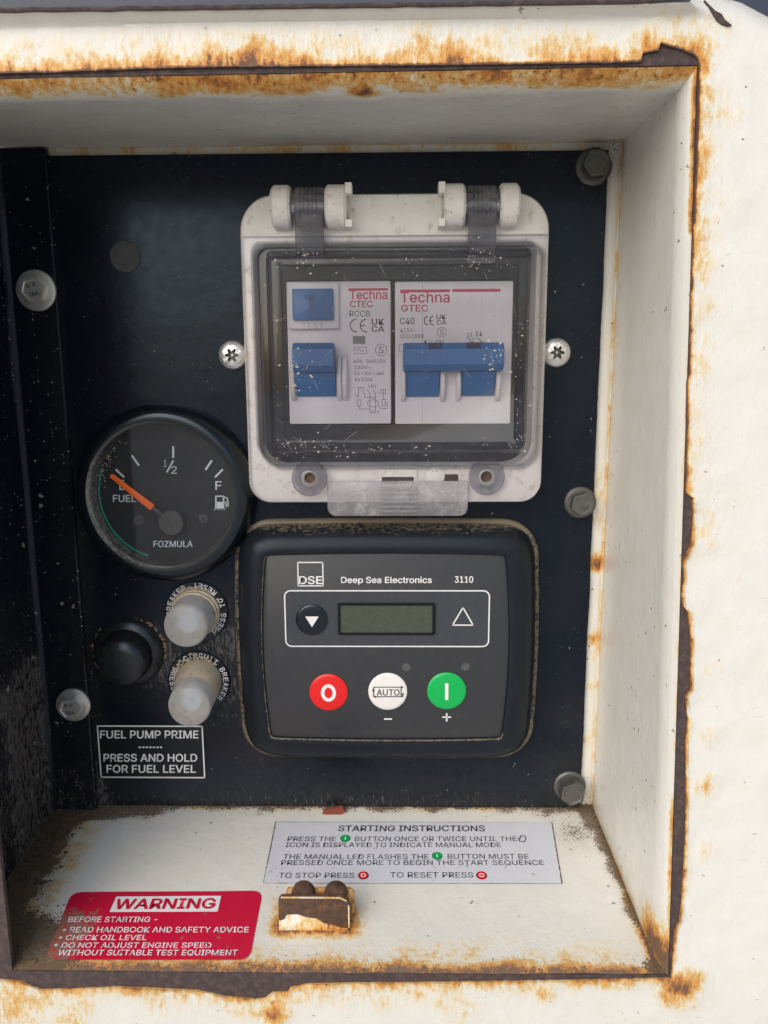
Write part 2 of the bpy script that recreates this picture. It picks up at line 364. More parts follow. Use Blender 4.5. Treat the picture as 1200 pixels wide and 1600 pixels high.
M = dict(
    paint=make_paint(), bare=make_bare(), black=make_black(),
    slate=plain('slate_blue_paint', (.045, .055, .085), .5),
    white=plain('ivory_plastic', (.87, .845, .79), .36, var=.03, grime=(.34, .24, .15), gk=.30),
    cavity=plain('dark_box_plastic', (.010, .012, .019), .45, bump=0),
    clear=make_clear('clear_polycarbonate', (.965, .96, .975), .008, (.62, .60, .66), .04), clear2=make_clear('smoked_clear_plastic', (.62, .62, .66), .12, (.42, .41, .45), .12),
    clear3=make_clear('scuffed_clear_plastic', (.88, .88, .9), .20, (.60, .59, .60), .15),
    glass=make_clear('gauge_glass', (.93, .94, .94), .012, (.4, .38, .35), .05, .35),
    bwhite=plain('breaker_white_plastic', (.80, .775, .79), .42, var=.03, bump=.03),
    blue=plain('breaker_blue_plastic', (.018, .150, .40), .42, var=.10, bump=.05),
    dblue=plain('shadow_notch_plastic', (.012, .03, .09), .6),
    red=plain('red_print', (.60, .035, .11), .5, var=.1), grey=plain('dark_grey_print', (.055, .055, .065), .6, var=.2),
    wprint=plain('white_print', (.78, .78, .78), .5, var=.05), dprint=plain('dial_print', (.62, .66, .70), .5, var=.05),
    dse=plain('satin_black_plastic', (.012, .0145, .019), .36, var=.25, dust=(.20, .165, .115)),
    overlay=plain('grey_black_membrane', (.034, .037, .042), .34, var=.15, grime=(.05, .048, .045), gk=.2),
    inset=plain('slate_membrane', (.044, .051, .061), .34, var=.12),
    bezel=plain('gauge_black_metal', (.007, .009, .012), .2, var=.25, dust=(.22, .18, .12)),
    dial=plain('dial_black', (.020, .020, .022), .55, var=.1, bump=0), innerb=plain('bezel_inner_grey', (.05, .05, .05), .35, var=.3, dust=(.26, .25, .21)),
    rubber=plain('black_rubber', (.016, .017, .018), .30, var=.3, grime=(.06, .045, .03), gk=.2),
    plug=plain('grey_rubber_plug', (.075, .075, .08), .8, var=.3),
    zinc=make_zinc('zinc_plate', (.90, .88, .80), .2, .32), dzinc=make_zinc('weathered_zinc', (.17, .17, .165), .7, .42), screw=make_zinc('bright_zinc', (.88, .88, .86), .1, .26),
    frost=make_frost(), frostd=plain('dusty_silicone', (.66, .57, .42), .5, var=.12, grime=(.42, .31, .18), gk=.4),
    inner=plain('pale_blue_button', (.36, .46, .60), .2),
    lcd=plain('lcd_green', (.062, .078, .055), .25, var=.1), lcdf=plain('lcd_frame_black', (.008, .009, .010), .3),
    bred=plain('red_button', (.74, .012, .012), .32, var=.05), bgreen=plain('green_button', (.0, .42, .085), .32, var=.05), bwh=plain('white_button', (.78, .77, .74), .35, var=.03),
    orange=plain('needle_orange', (1.0, .15, .01), .4, var=.04), green=plain('dial_green', (.0, .36, .23), .5), hub=plain('hub_grey', (.055, .054, .054), .55),
    paper=make_sticker('white_vinyl', (.58, .595, .65), (.66, .67, .71), (.34, .30, .23), .4),
    redst=make_sticker('red_vinyl', (.52, .005, .035), (.60, .008, .05), (.22, .16, .11), .38),
    dirt=plain('dried_mud', (.12, .085, .052), .95, var=.55, scale=.9, bump=.6),
    flake=plain('rust_flake_red', (.24, .055, .025), .85, var=.4, bump=.4),
    rustb=plain('rusted_latch', (.10, .055, .034), .8, var=.6, scale=.8, grime=(.24, .10, .04), gk=.35, bump=.6),
    sticker_black=plain('black_label', (.016, .017, .018), .35, var=.2, grime=(.07, .06, .05), gk=.2),
)
for k_ in ('bezel', 'rubber'): M[k_].node_tree.nodes['Principled BSDF'].inputs['Specular IOR Level'].default_value = .6
# ------------------------------------------------------------------ housing
def grid(fn, nu, nv, us=None, vs=None):
    mb = MB(); V = []
    for j in range(nv + 1):
        for i in range(nu + 1): V.append(fn(i / nu, j / nv))
    Fs = [(j * (nu + 1) + i, j * (nu + 1) + i + 1, (j + 1) * (nu + 1) + i + 1, (j + 1) * (nu + 1) + i) for j in range(nv) for i in range(nu)]
    return mb.add(V, Fs)
def lerp(a, b, t): return a + (b - a) * t

house = thing('generator_housing', 'cream painted steel housing with rust-streaked edges around the recessed control panel', 'generator housing', (0, 0, -250))
OP = [(-107, 64.0), (65.6, 65.2), (72.9, -161.6), (-106.5, -162.0)]       # front opening TL TR BR BL at y=-68
YFR = -68.0
def open_right(z): return lerp(OP[1][0], OP[2][0], (OP[1][1] - z) / (OP[1][1] - OP[2][1]))

fp = MB(); fp.plate([(-150, 75), (66, 74), (78, 68), (94, 50), (130, 10), (150, -230), (-150, -230)],
                    [[(OP[0][0], OP[0][1] + .2), (OP[1][0] + .2, OP[1][1] + .2), (OP[2][0] + .2, OP[2][1] - .2), (OP[3][0], OP[3][1] - .2)]], -66.6, YFR)
fp.build('face_plate', M['bare'], house)

px_bottom = [(-260, 1530), (-60, 1529), (0, 1531), (30, 1533), (50, 1542), (62, 1546), (100, 1546), (150, 1544), (185, 1542), (250, 1545), (310, 1548), (345, 1556), (398, 1562), (415, 1559), (425, 1551), (450, 1550), (454, 1543), (480, 1538), (560, 1536), (700, 1535), (850, 1533), (1000, 1530), (1049, 1529)]
px_right = [(1051, 1500), (1054, 1455), (1062, 1440), (1066, 1390), (1070, 1330), (1072, 1260), (1072, 1200), (1071, 1165), (1075, 1125), (1071, 1088), (1079, 1079), (1080, 1000), (1074, 955), (1067, 946), (1065, 930), (1069, 905), (1067, 880), (1080, 850), (1084, 800), (1081, 778), (1070, 770), (1072, 700), (1073, 600), (1076, 580), (1078, 480), (1083, 350), (1088, 250), (1091, 150), (1092, 102)]
px_top = [(1089, 92), (1083, 86), (1072, 81), (1055, 75), (1042, 73), (1032, 68), (1028, 80), (1014, 82), (1004, 84), (1001, 96), (994, 98), (940, 99), (800, 101), (600, 103), (480, 104), (390, 105), (300, 106), (200, 109), (100, 113), (0, 116), (-260, 124)]
def resample(pts, step, jit=0):
    out = []; seed = len(pts)
    for a, b in zip(pts[:-1], pts[1:]):
        a, b = Vector(a), Vector(b); k = max(1, int((b - a).length / step)); d = (b - a).normalized(); q = Vector((-d.y, d.x))
        for i in range(k):
            p = a.lerp(b, i / k)
            out.append(p + q * jit * (nz(p.x, p.y, seed, .9) + .6 * nz(p.x, p.y, seed, 2.3)) * (0 if i == 0 else 1))
    out.append(Vector(pts[-1])); return out
def tomm(l): return [P(a, b, YFR - .35) for a, b in l]
bB, bR, bT = tomm(px_bottom), tomm(px_right), tomm(px_top)
segs = [resample(bB + bR[:1], .7, .16), resample([bR[0]] + bR[1:] + bT[:1], .7, .14), resample([bT[0]] + bT[1:], .7, .14)]
outs = [[(-150, -230), (150, -230)], [(150, -230), (150, 0), (140, 20), (115, 48), (100, 63), (92, 71)], [(92, 71), (85, 75.5), (78.5, 78.8), (71, 81.6), (60, 83), (-150, 84)]]
inn = []; out = []
def along(path, u):
    OL = [0]
    for a, b in zip(path[:-1], path[1:]): OL.append(OL[-1] + (Vector(b) - Vector(a)).length)
    u = max(0, min(1, u)) * OL[-1]; k = 0
    while k < len(OL) - 2 and OL[k + 1] < u: k += 1
    return Vector(path[k]).lerp(Vector(path[k + 1]), (u - OL[k]) / (OL[k + 1] - OL[k]))
def right_x(z):                                  # outline of the face on the right, rounding over at the top
    pts = [(-230, 150), (0, 150), (20, 140), (48, 115), (63, 100), (71, 92)]
    for (a, b), (c, d) in zip(pts[:-1], pts[1:]):
        if z <= c: return b + (d - b) * (z - a) / (c - a)
    return 92
for p in segs[0]:
    inn.append(p); out.append(Vector((p.x, -230)) if p.x < 70 else along([(70, -230), (150, -230)], (p.x - 70) / 3.2))
L1 = len(segs[1])
for k, p in enumerate(segs[1]):
    inn.append(p)
    if p.y < -157: out.append(along([(150, -230), (150, -157)], (p.y + 162.3) / 5.3))
    elif p.y > 60: out.append(along([(right_x(60), 60), (100, 63), (92, 71)], (p.y - 60) / 6.2))
    else: out.append(Vector((right_x(p.y), p.y)))
zo = lambda x: 84 - 1.0 * sm(20, 60, x)
for k, p in enumerate(segs[2]):
    inn.append(p); out.append(Vector((p.x, zo(p.x))) if p.x < 63.4 else along([(63.4, 82.6), (71, 81.6), (78.5, 78.8), (85, 75.5), (92, 71)], (p.x - 63.4) / 2.6))
n = len(inn); ROWS = 30; V = []; RU = []; DI = []
def blob(x, z, cx, cz, r, k): return k * max(0, 1 - math.hypot(x - cx, z - cz) / r)
BL = [(P(1062, 1545, YFR), 9, .75), (P(430, 1580, YFR), 7, .62), (P(30, 1560, YFR), 16, .42), (P(120, 1590, YFR), 16, .30), (P(250, 1565, YFR), 10, .26), (P(720, 1580, YFR), 12, .22), (P(850, 1545, YFR), 7, .35),
      (P(1105, 1150, YFR), 6, .20), (P(1100, 860, YFR), 7, .2), (P(1110, 1040, YFR), 7, .16), (P(1100, 1225, YFR), 7, .24), (P(1120, 30, YFR), 5, .3), (P(300, 85, YFR), 9, .18), (P(800, 75, YFR), 14, .20), (P(1120, 180, YFR), 12, .18), (P(600, 1560, YFR), 9, .25), (P(1115, 300, YFR), 11, .17), (P(1105, 480, YFR), 10, .16), (P(1095, 690, YFR), 9, .17), (P(1150, 900, YFR), 9, .10), (P(1105, 1330, YFR), 9, .15), (P(150, 80, YFR), 8, .16), (P(950, 70, YFR), 9, .18)]
def face_rust(x, z, d):
    e = 0
    if z > 63 and x < 68:            # along the top edge
        wd = max(1.6, 3.8 + 3.4 * nz(x, 3, 0, .05) + 1.5 * nz(x, 3, 0, .2)); k = (.66 if x > -60 else .54) * (.75 + .55 * nz(x, 1, 7, .045) + .3 * nz(x, 1, 3, .16))
        e = max(k * math.exp(-(d / wd) ** 1.5), .80 * math.exp(-(d / .7) ** 2), (.24 + .10 * nz(x, 4, 0, .06)) * math.exp(-(d / 9) ** 2))
    elif z < -160.5:                  # along the bottom edge
        e = max(.42 * math.exp(-(d / 3.0)), (.20 if x < 30 else .12) * math.exp(-(d / 9) ** 2) * (1 + nz(x, 9, 0, .06)))
    else:
        k = .58 if z > 28 else (.30 if z > -5 else (.62 if z > -31 else .26))
        wd = 3.4 if z > 28 else (2.0 if z > -5 else (2.4 if z > -31 else 1.6))
        k *= .7 + .7 * nz(1, z, 5, .07) + .4 * nz(1, z, 2, .25); e = max(k * math.exp(-(d / wd) ** 1.3), (.30 if z > 20 else 0) * math.exp(-(d / 4.5) ** 2), (.78 if z > -31 else .5) * math.exp(-(d / .55) ** 2), (.17 if z > -40 else .10) * math.exp(-(d / 8) ** 2))
    for (c, r, k) in BL: e = max(e, blob(x, z, c[0], c[1], r, k))
    return e
for j in range(-1, ROWS + 1):
    t = (max(j, 0) / ROWS) ** 1.7
    for i in range(n):
        p = inn[i].lerp(out[i], t); d = (p - inn[i]).length
        y = YFR - .5 - (.45 * math.exp(-d / 1.1) * max(0, .35 + nz(p.x, p.y, 5, .35)) + (.10 + .16 * math.exp(-d / 9)) * nz(p.x, p.y, 2, .16) + .05 * nz(p.x, p.y, 2, .5))
        if j < 0: y = YFR + .15
        x, z = p.x, p.y
        k = sm(68, 61, x)             # top fold shaped as a hood so the band goes dark, fading to a plain rolled corner on the right
        if z > 75.0:
            e = z - 75.0
            ee = min(e, 2.0); y -= k * ee * 1.6 * min(1, ee / .5); z = lerp(75.0 + e, 75.0 + .7 * ee + .15 * (e - ee), k)
            if e > 2: y += k * (e - 2) * 1.2
        y += (1 - k) * 1.2 * max(0, t - .55) ** 2 * (22 if x < 100 and z > 55 else 0)
        V.append((x, y, z)); RU.append(face_rust(p.x, p.y, d)); DI.append(.10 + (.16 if z < -160 else 0) + (.28 * sm(73, 78, p.y) * k))  # dirt value also raised on the hood band, darkening it
fs = [(j * n + i, j * n + i + 1, (j + 1) * n + i + 1, (j + 1) * n + i) for j in range(ROWS + 1) for i in range(n - 1)]
pl = MB().add(V, fs); pl.at = {'rust': RU, 'dirt': DI}; pl.build('face_paint', M['paint'], house, 60)
# hood edge and the slate roof behind it
he = MB(); he.tube([(x, -71.5 + 2.0 * sm(52, 62, x), 76.7 + .2 * nz(x, 0, 0, .2) + 1.6 * sm(50, 64, x)) for x in range(-150, 66, 4)], .55, 8); he.build('hood_edge', M['bare'], house)
MB().loft([(rrect(-150, 150, 71.5, 130, 10, 8), y) for y in (40, -52)], True, True).build('roof_shell', M['slate'], house)

gr = MB(); gr.add([(-30000, -30000, -1000), (30000, -30000, -1000), (30000, 30000, -1000), (-30000, 30000, -1000)], [(0, 1, 2, 3)])
go = gr.build('ground', plain('pale_concrete', (.55, .52, .48), .9, scale=.004, bump=0)); go['kind'] = 'structure'  # unseen ground sheet added to bounce light up into the recess
# recess walls
def bend(d, amt, ln): return amt * (1 - (1 - min(d, ln) / ln) ** 2)
def ceil(u, v):
    d = 70 * v ** 1.5; y = -67.9 + d; xr = lerp(OP[1][0], 69, d / 70)
    x = lerp(-124, xr + .3, u); z = lerp(lerp(OP[0][1], OP[1][1], (x + 124) / 190), 68.2, d / 70) - bend(d, 3.2, 7) * (1 - d / 70)
    return (x, y, z + .12 * nz(x, y, 0, .06))
g = grid(ceil, 190, 60)
g.attr('rust', lambda p: max((.50 if p.x > -60 else .40) * math.exp(-(abs(p.y + 67.9) / (5.2 + 2.5 * nz(p.x, 0, 4, .06))) ** 2.2), .30 * math.exp(-((p.y + 66) / 4) ** 2), blob(p.x, p.y, P(570, 130, -64)[0], -63, 6, .75), .25 * math.exp(-abs(p.y - 1.5) / 1.5)))
g.attr('dirt', lambda p: .06 + .45 * math.exp(-math.hypot(p.x - 69, p.y - 0) / 14) + .22 * math.exp(-abs(p.y - 2) / 10) + .10 * max(0, nz(p.x, p.y, 1, .05)))
g.build('recess_ceiling', M['paint'], house, 60)
def wallr(u, v):
    d = 70 * v ** 1.5; y = -67.9 + d
    z = lerp(lerp(OP[1][1], OP[2][1], u), lerp(68.2, -154.2, u), d / 70)
    x = lerp(open_right(lerp(OP[1][1], OP[2][1], u)), 69, d / 70) - bend(d, 2.0, 8) * (1 - d / 70)
    return (x, y, z + (.5 - u) * .4)
g = grid(wallr, 190, 60)
g.attr('rust', lambda p: max((.62 if p.z > 30 else .16 if p.z > -110 else .42) * math.exp(-(abs(p.y + 67.9) / (1.3 if p.z > 30 else 1.2)) ** 2), .50 * math.exp(-abs(p.y - 2) / .5), (.20 + .2 * nz(0, p.z, 0, .1)) * math.exp(-abs(p.y - 2) / 1.5), blob(p.x, p.z, 72, -158, 14, .85) * sm(-40, -64, p.y), .55 * math.exp(-(p.z - floor_z(p.y)) / 1.8)))
g.attr('dirt', lambda p: .05 + .40 * math.exp(-math.hypot(p.z - 68, p.y - 2) / 16) + .55 * math.exp(-(p.z - floor_z(p.y)) / 3.5) + .25 * math.exp(-(p.y + 68) / 3.) + .26 * math.exp(-abs(p.y - 2) / 5) * (1 if p.z < -60 or p.z > 20 else .5))
g.build('recess_side_wall', M['paint'], house, 60)
def floorg(u, v):
    d = 70 * v ** 1.3; y = -67.9 + d
    x = lerp(-124, lerp(OP[2][0], 69, d / 70) + .3, u); z = floor_z(y) + .6 * (1 - math.exp(-d / 2.5)) - .6 * math.exp(-d / 2.5) * 0
    return (x, y, z + .10 * nz(x, y, 0, .08))
bk = PF(490, 1455)
def fl_rust(p):
    e = max(.70 * math.exp(-(abs(p.y + 67.9) / (3.8 + 2 * nz(p.x, 0, 8, .07))) ** 2), .22 * math.exp(-((p.y + 67.9) / 13) ** 2))
    e = max(e, .42 * math.exp(-abs(p.y - 1) / 3.0), .75 * math.exp(-(70 - p.x) / 1.4) if p.x < 72 else .75)
    if p.x < -95: e = max(e, .30 * sm(-95, -112, p.x))
    dx = max(0, abs(p.x - bk.x) - 10.5); dy = max(0, abs(p.y - (bk.y + 3)) - 4)
    e = max(e, .62 * math.exp(-math.hypot(dx, dy) / 2.6), .25 * math.exp(-math.hypot(dx, dy) / 7))
    return min(1, e)
def fl_dirt(p):
    wv = 3 * nz(p.x, p.y, 0, .12) + 2 * nz(p.x, p.y, 3, .3)
    e = .26 + .72 * sm(7, .5, (2 - p.y) + wv - (7 * sm(-75, -100, p.x))) + .85 * sm(7, 0, lerp(69, 73, -p.y / 68) - p.x + wv * .7)
    e += .9 * sm(-104, -117, p.x + wv) + .85 * sm(-86, -100, p.x + wv * 1.6) * sm(-44, -56, p.y + wv) + .30 * sm(-60, -66, p.y)
    e += .55 * max(0, 1 - math.hypot((p.x - 60) / 14, (p.y + 12) / 14)) + .12 * math.exp(-math.hypot(p.x - bk.x, p.y - bk.y) / 14)
    return min(1.25, e)
g = grid(floorg, 260, 100); g.attr('rust', fl_rust); g.attr('dirt', fl_dirt); g.build('recess_floor', M['paint'], house, 60)
# flange the panel is bolted to
g = grid(lambda u, v: (lerp(58, 69.3, u), 2.0 - .35 * math.sin(math.pi * min(1, max(0, (u - .55) / .4))) + .1 * nz(v * 220, 0, 0, .1), lerp(-155, 68.4, v)), 16, 200)
g.attr('rust', lambda p: max(.45 * math.exp(-abs(p.x - 68.9) / .45), (.30 if p.z < -20 else .15) * max(0, nz(p.x, p.z, 3, .09) + .25), blob(p.x, p.z, 67, P(940, 880, 2)[1], 6, .7), blob(p.x, p.z, 68, P(940, 1000, 2)[1], 6, .5)))
g.attr('dirt', lambda p: .20 + .4 * sm(40, 66, p.z) + .5 * sm(-140, -154, p.z)); g.build('flange_strip', M['paint'], house, 60)
g = grid(lambda u, v: (lerp(-124, 58.2, u), 2.0 + .08 * nz(u * 190, 3, 0, .1), lerp(60, 68.6, v)), 160, 8)
g.attr('rust', lambda p: .22 + .1 * nz(p.x, 0, 0, .1)); g.attr('dirt', lambda p: .42); g.build('flange_strip', M['paint'], house, 60)
MB().box(-124, -100, 2.2, 3.4, -156, 62).build('flange_strip', M['black'], house)
MB().box(-100, 58, 2.2, 3.4, -156, -140).build('flange_strip', M['bare'], house)
# chip of torn paint at the upper right corner of the hood
cp = [P(a, b, -70) for a, b in ((1104, -4), (1112, 4), (1121, 13), (1131, 18), (1136, 27), (1147, 36), (1140, 37), (1131, 34), (1124, 29), (1114, 15), (1106, 4))]
MB().slab(list(reversed(cp)), -68.2, -69.0, .1).build('bare_patch', M['bare'], house)

# ------------------------------------------------------------------ black control panel
EX0, EX1 = P(397, 560, 0)[0], P(838, 560, 0)[0]; EZ1, EZ0 = P(600, 385, 0)[1], P(600, 725, 0)[1]
pan = thing('control_panel', 'black painted steel panel at the back of the recess', 'control panel', (0, 0, -155))
def edgex(z): return 64.3 + .25 * nz(0, z, 0, .06) + .12 * nz(0, z, 0, .5)
HX0, HX1, HZ0, HZ1 = -43, 42, -30, 36
def pgrid(x0, x1, z0, z1, nx, nzn):
    g = grid(lambda u, v: ((lerp(x0, x1, u) if not (x1 == 'e') else lerp(x0, edgex(lerp(z0, z1, v)), u)), 0.0, lerp(z0, z1, v)), nx, nzn); return g
mb = MB()
xs = [-122.5, HX0, HX1, 'e']; 
for (a, b, c, d, nx, nn) in ((-122.5, HX0, -155, 65.6, 60, 150), (HX0, HX1, -155, HZ0, 60, 80), (HX0, HX1, HZ1, 65.6, 60, 22), (HX1, 'e', -155, 65.6, 16, 150)):
    g = pgrid(a, b, c, d, nx, nn); mb.add(g.v, g.f)
def pan_dirt(p):
    e = .20 + .10 * nz(p.x, p.z, 4, .05) + .9 * sm(-128, -156, p.z) * .6 + .5 * sm(-100, -107.5, p.x) * sm(0, -60, p.z)
    for (cx, cz, r, k) in ((-76, -40, 36, .30), (-60, -92, 22, .55), (-84, -98, 22, .60), (-62, -110, 24, .5), (-50, -130, 26, .35), (0, -138, 60, .18), (60, -145, 22, .4), (48, 20, 12, .25), (-55, 20, 16, .25), (60, -120, 16, .25)):
        e = max(e, 1.6 * k * (1.3 - math.hypot(p.x - cx, p.z - cz) / r))
    return max(0, min(1, e))
mb.attr('dirt', pan_dirt); mb.build('panel_sheet', M['black'], pan, 30)
eb = MB()
zs = [lerp(-155, 65.6, i / 150) for i in range(151)]
eb.add([(edgex(z), y, z) for z in zs for y in (0, 1.9)], [(2 * i, 2 * i + 1, 2 * i + 3, 2 * i + 2) for i in range(150)])
eb.add([(-122.5, 0, 65.6), (edgex(65.6), 0, 65.6), (edgex(65.6), 1.9, 65.6), (-122.5, 1.9, 65.6)], [(0, 1, 2, 3)])
eb.attr('dirt', lambda p: .2); eb.build('panel_edge', M['black'], pan)

# left angle bracket: flange on the panel, web coming forward
prof = [(-107.6, -.15), (-107.6, -2.2), (-108.0, -2.6), (-121.0, -2.6), (-122.2, -3.0), (-123.2, -4.2), (-123.6, -6)] + [(-123.6 - .2 * nz(0, y, 0, .1), -y) for y in range(9, 69, 3)] + [(-124.0, -67.8), (-125.5, -67.8)] + [(-125.5, -2.0)]
rows = 220
def brk(u, v):
    k = v * (len(prof) - 1); i = min(int(k), len(prof) - 2); a, b = prof[i], prof[i + 1]; t = k - i
    z = lerp(67.2, -154.5 if True else 0, u)
    x, y = lerp(a[0], b[0], t), lerp(a[1], b[1], t)
    return (x, y, z if y > -2.7 else lerp(67.2, floor_z(y) - .3, u))
g = grid(brk, rows, len(prof) - 1)
def brk_dirt(p):
    e = .12 + .35 * sm(-20, -150, p.z)
    if -122.9 < p.x and p.y < -2.5 and p.x < -121: e = max(e, .62)
    if p.y < -4: e = max(e, 1.0 * sm(-60, -105, p.z + 16 * nz(p.y, p.z, 0, .05)) * (1 if p.y > -30 else .8))
    if p.x > -108.3: e = max(e, .55 * sm(60, 0, p.z))
    if p.z < -120 and p.y > -4: e = max(e, .75 * sm(-120, -145, p.z))
    return e
g.attr('dirt', brk_dirt); tag(g.build('angle_bracket', M['black'], None, 40), 'tall black steel angle bracket bolted down the left side of the panel', 'bracket')

# dried dirt in the corners of the tray
dm = MB()
def clump(x, y, z, r):
    vs = []; 
    for k in range(6):
        a = k * math.pi / 3 + random.random(); rr = r * random.uniform(.6, 1.2); vs.append((x + rr * math.cos(a), y + rr * math.sin(a), z + r * random.uniform(-.3, .2)))
    vs.append((x, y, z + r * random.uniform(.5, .9)))
    dm.add(vs, [(k, (k + 1) % 6, 6) for k in range(6)])
for k in range(3600):
    q = random.random()
    if q < .40:
        x = random.uniform(-122, 69); y = 1.2 - abs(random.gauss(0, 1.3)) * (2.2 if x < -85 else 1.0)
        if y < -5 and x > -80: continue
    elif q < .70: x = -122.6 + abs(random.gauss(0, 5)); y = -64 * random.random() ** 1.4
    elif q < .82: x = random.uniform(-122, -98) ; y = random.uniform(-67, -44)
    else:
        y = random.uniform(-66, 0); x = lerp(69, 72.8, -y / 68) - abs(random.gauss(0, .8)) - .3
    r = random.uniform(.12, .55) * (1.9 if x < -108 and y > -40 else 1)
    clump(x, y, floor_z(y) + .55, r)
o = dm.build('dried_dirt', M['dirt'], None, 20); o['label'] = 'brown dried dirt caked in the corners of the tray floor'; o['kind'] = 'stuff'; o['category'] = 'dirt'
fl = PF(520, 1272); mb = MB()
mb.slab([(-4, -1.2), (-1, -1.6), (3, -.9), (4.4, .6), (3.2, 2), (0, 1.4), (-3.2, .8)], .2, -1.0, .3)
mb.v = [(a + fl.x, b * .8 + fl.y + c * .6, fl.z + .9 + c * .9) for a, b, c in mb.v]
tag(mb.build('rust_flake', M['flake']), 'small reddish brown flake lying against the foot of the panel', 'flake')

# ------------------------------------------------------------------ fasteners
def hexagon(r, a0): return [(r * math.cos(a0 + k * math.pi / 3), r * math.sin(a0 + k * math.pi / 3)) for k in range(6)]
def lp_hex(r, a0, n=48):                      # hexagon sampled with n points so that it lofts with circles
    out = []
    for k in range(n):
        a = 2 * math.pi * k / n; b = (a - a0) % (math.pi / 3) - math.pi / 6
        rr = r * math.cos(math.pi / 6) / math.cos(b); out.append((rr * math.cos(a), rr * math.sin(a)))
    return out
def bolt(label, px, py, y, fr, hr, a0, mat, hgt=5.0, marks=True, tilt=(0, 0, 0)):
    x, z = P(px, py, y - hgt * .6); t = thing('flange_bolt', label, 'bolt', (x, y, z), 'hex flange bolts around the panel', tilt)
    m = MB(); m.lathe(0, 0, [(fr, 0), (fr, -.9), (fr - .25, -1.15), (hr + .5, -1.45), (hr * .8, -1.5)], 48, True, True); m.build('flange', mat, t, 12, True)
    m = MB(); h = lp_hex(hr, a0); hc = [(min(1, hr * .965 / math.hypot(*p)) * p[0] * .97, min(1, hr * .965 / math.hypot(*p)) * p[1] * .97) for p in h]
    m.loft([(h, -1.5), (h, -hgt + .35), (hc, -hgt), ([(a * .80, b * .80) for a, b in hc], -hgt - .05), ([(a * .74, b * .74) for a, b in hc], -hgt + .12)], False, True); hd = m.build('hex_head', mat, t, 14, True)
    if marks:
        m = MB(); c, s_ = math.cos(a0), math.sin(a0)
        for body, v in (('8.8', .8), ('TDA', -2.0)):
            q = lambda u, w: (c * u - s_ * w, -hgt + .02, s_ * u + c * w)
            letters(m, body, q(-1.5, v + 1.2), q(1.5, v + 1.2), q(-1.5, v), .02)
        m.build('head_marking', M['dzinc'], hd, 30, True)
    return t
bolt('bright zinc hex flange bolt at the upper left on the black bracket', 53, 453, -2.6, 6.3, 4.3, math.radians(14), M['zinc'], 3.4)
bolt('bright zinc hex flange bolt beside the black push button', 111, 1105, -2.6, 5.9, 4.1, math.radians(5), M['zinc'], 4.2)
bolt('dull hex flange bolt in the top right corner of the panel', 931, 257, 0, 5.5, 4.3, math.radians(8), M['dzinc'], 5.5, False)
bolt('dull round-headed flange bolt halfway down the panel right edge', 909, 787, 0, 5.2, 4.0, math.radians(20), M['dzinc'], 5.0)
bolt('dark rusty hex flange bolt in the bottom right corner of the panel', 893, 1236, 0, 5.6, 4.5, math.radians(22), M['dzinc'], 6.5, False)
def torx(label, px, py):
    x, z = P(px, py, -2); t = thing('torx_screw', label, 'screw', (x, 0, z), 'pan head screws beside the breaker box')
    star = []
    for k in range(48):
        a = 2 * math.pi * k / 48; star.append(((1.75 + .55 * math.cos(6 * a)) * math.cos(a), (1.75 + .55 * math.cos(6 * a)) * math.sin(a)))
    m = MB(); m.loft([(circ(0, 0, 4.6), 0), (circ(0, 0, 4.65), -1.0), (circ(0, 0, 4.2), -2.1), (circ(0, 0, 3.2), -2.8), (star, -3.0), ([(a * .98, b * .98) for a, b in star], -2.7)], True, False)
    m.build('pan_head', M['screw'], t, 28, True)
    m = MB(); m.loft([([(a * .97, b * .97) for a, b in star], -2.75), ([(a * .9, b * .9) for a, b in star], -1.35)], False, True); m.build('drive_recess', M['dzinc'], t, 20, True)  # recess given a darker metal, its shade put into the colour
    MB().lathe(0, 0, [(.55, -1.2), (.55, -2.2), (.3, -2.4)], 16).build('drive_pin', M['screw'], t, 30, True)
torx('bright pan head torx screw left of the breaker box', 363, 555); torx('bright pan head torx screw right of the breaker box', 870, 551)
x, z = P(196, 401, 0); m = MB(); m.lathe(x, z, [(4.9, .0), (4.9, -.35), (4.6, -.6), (.1, -.75)], 40)
tag(m.build('blanking_plug', M['plug']), 'flat dark grey round blanking plug in the upper left of the panel', 'plug')

# ------------------------------------------------------------------ breaker enclosure
YFm = -10.0
ex0, ex1 = P(381, 560, YFm)[0], P(853, 560, YFm)[0]; ez1, ez0 = P(620, 301, YFm)[1], P(620, 786, YFm)[1]
enc = thing('breaker_enclosure', 'ivory breaker box with hinged clear window lid over blue switches', 'breaker enclosure', ((ex0 + ex1) / 2, 0, ez0))
fo = rrect(ex0, ex1, ez0, ez1, (10.5, 10.5, 7, 7), 10)
ho = rrect(ex0 + 3.6, ex1 - 3.6, P(600, 728, YFm)[1], P(600, 378, YFm)[1], (3, 3, 8, 8), 10)
m = MB(); nl = len(fo)
rings = [(fo, -.02), (fo, YFm + 1.6), (inset(fo, .5), YFm + .5), (inset(fo, 1.6), YFm), (inset(ho, -.5), YFm), (ho, YFm + .5), (ho, 6)]
m.loft(rings, False, False); m.build('frame', M['white'], enc, 40)
MB().loft([(inset(ho, .05), 3.0), (inset(ho, .05), 38), ], False, True).build('back_box', M['cavity'], enc)
# dark insert plate around the breakers
bi = [P(a, b, -2.5) for a, b in ((444, 436), (803, 436), (803, 664), (444, 664))]
hole = rrect(bi[0][0], bi[1][0], bi[2][1], bi[0][1], .5, 3)
m = MB(); m.plate(inset(ho, .1), [hole], 2, 0.4); m.build('breaker_surround', M['cavity'], enc)
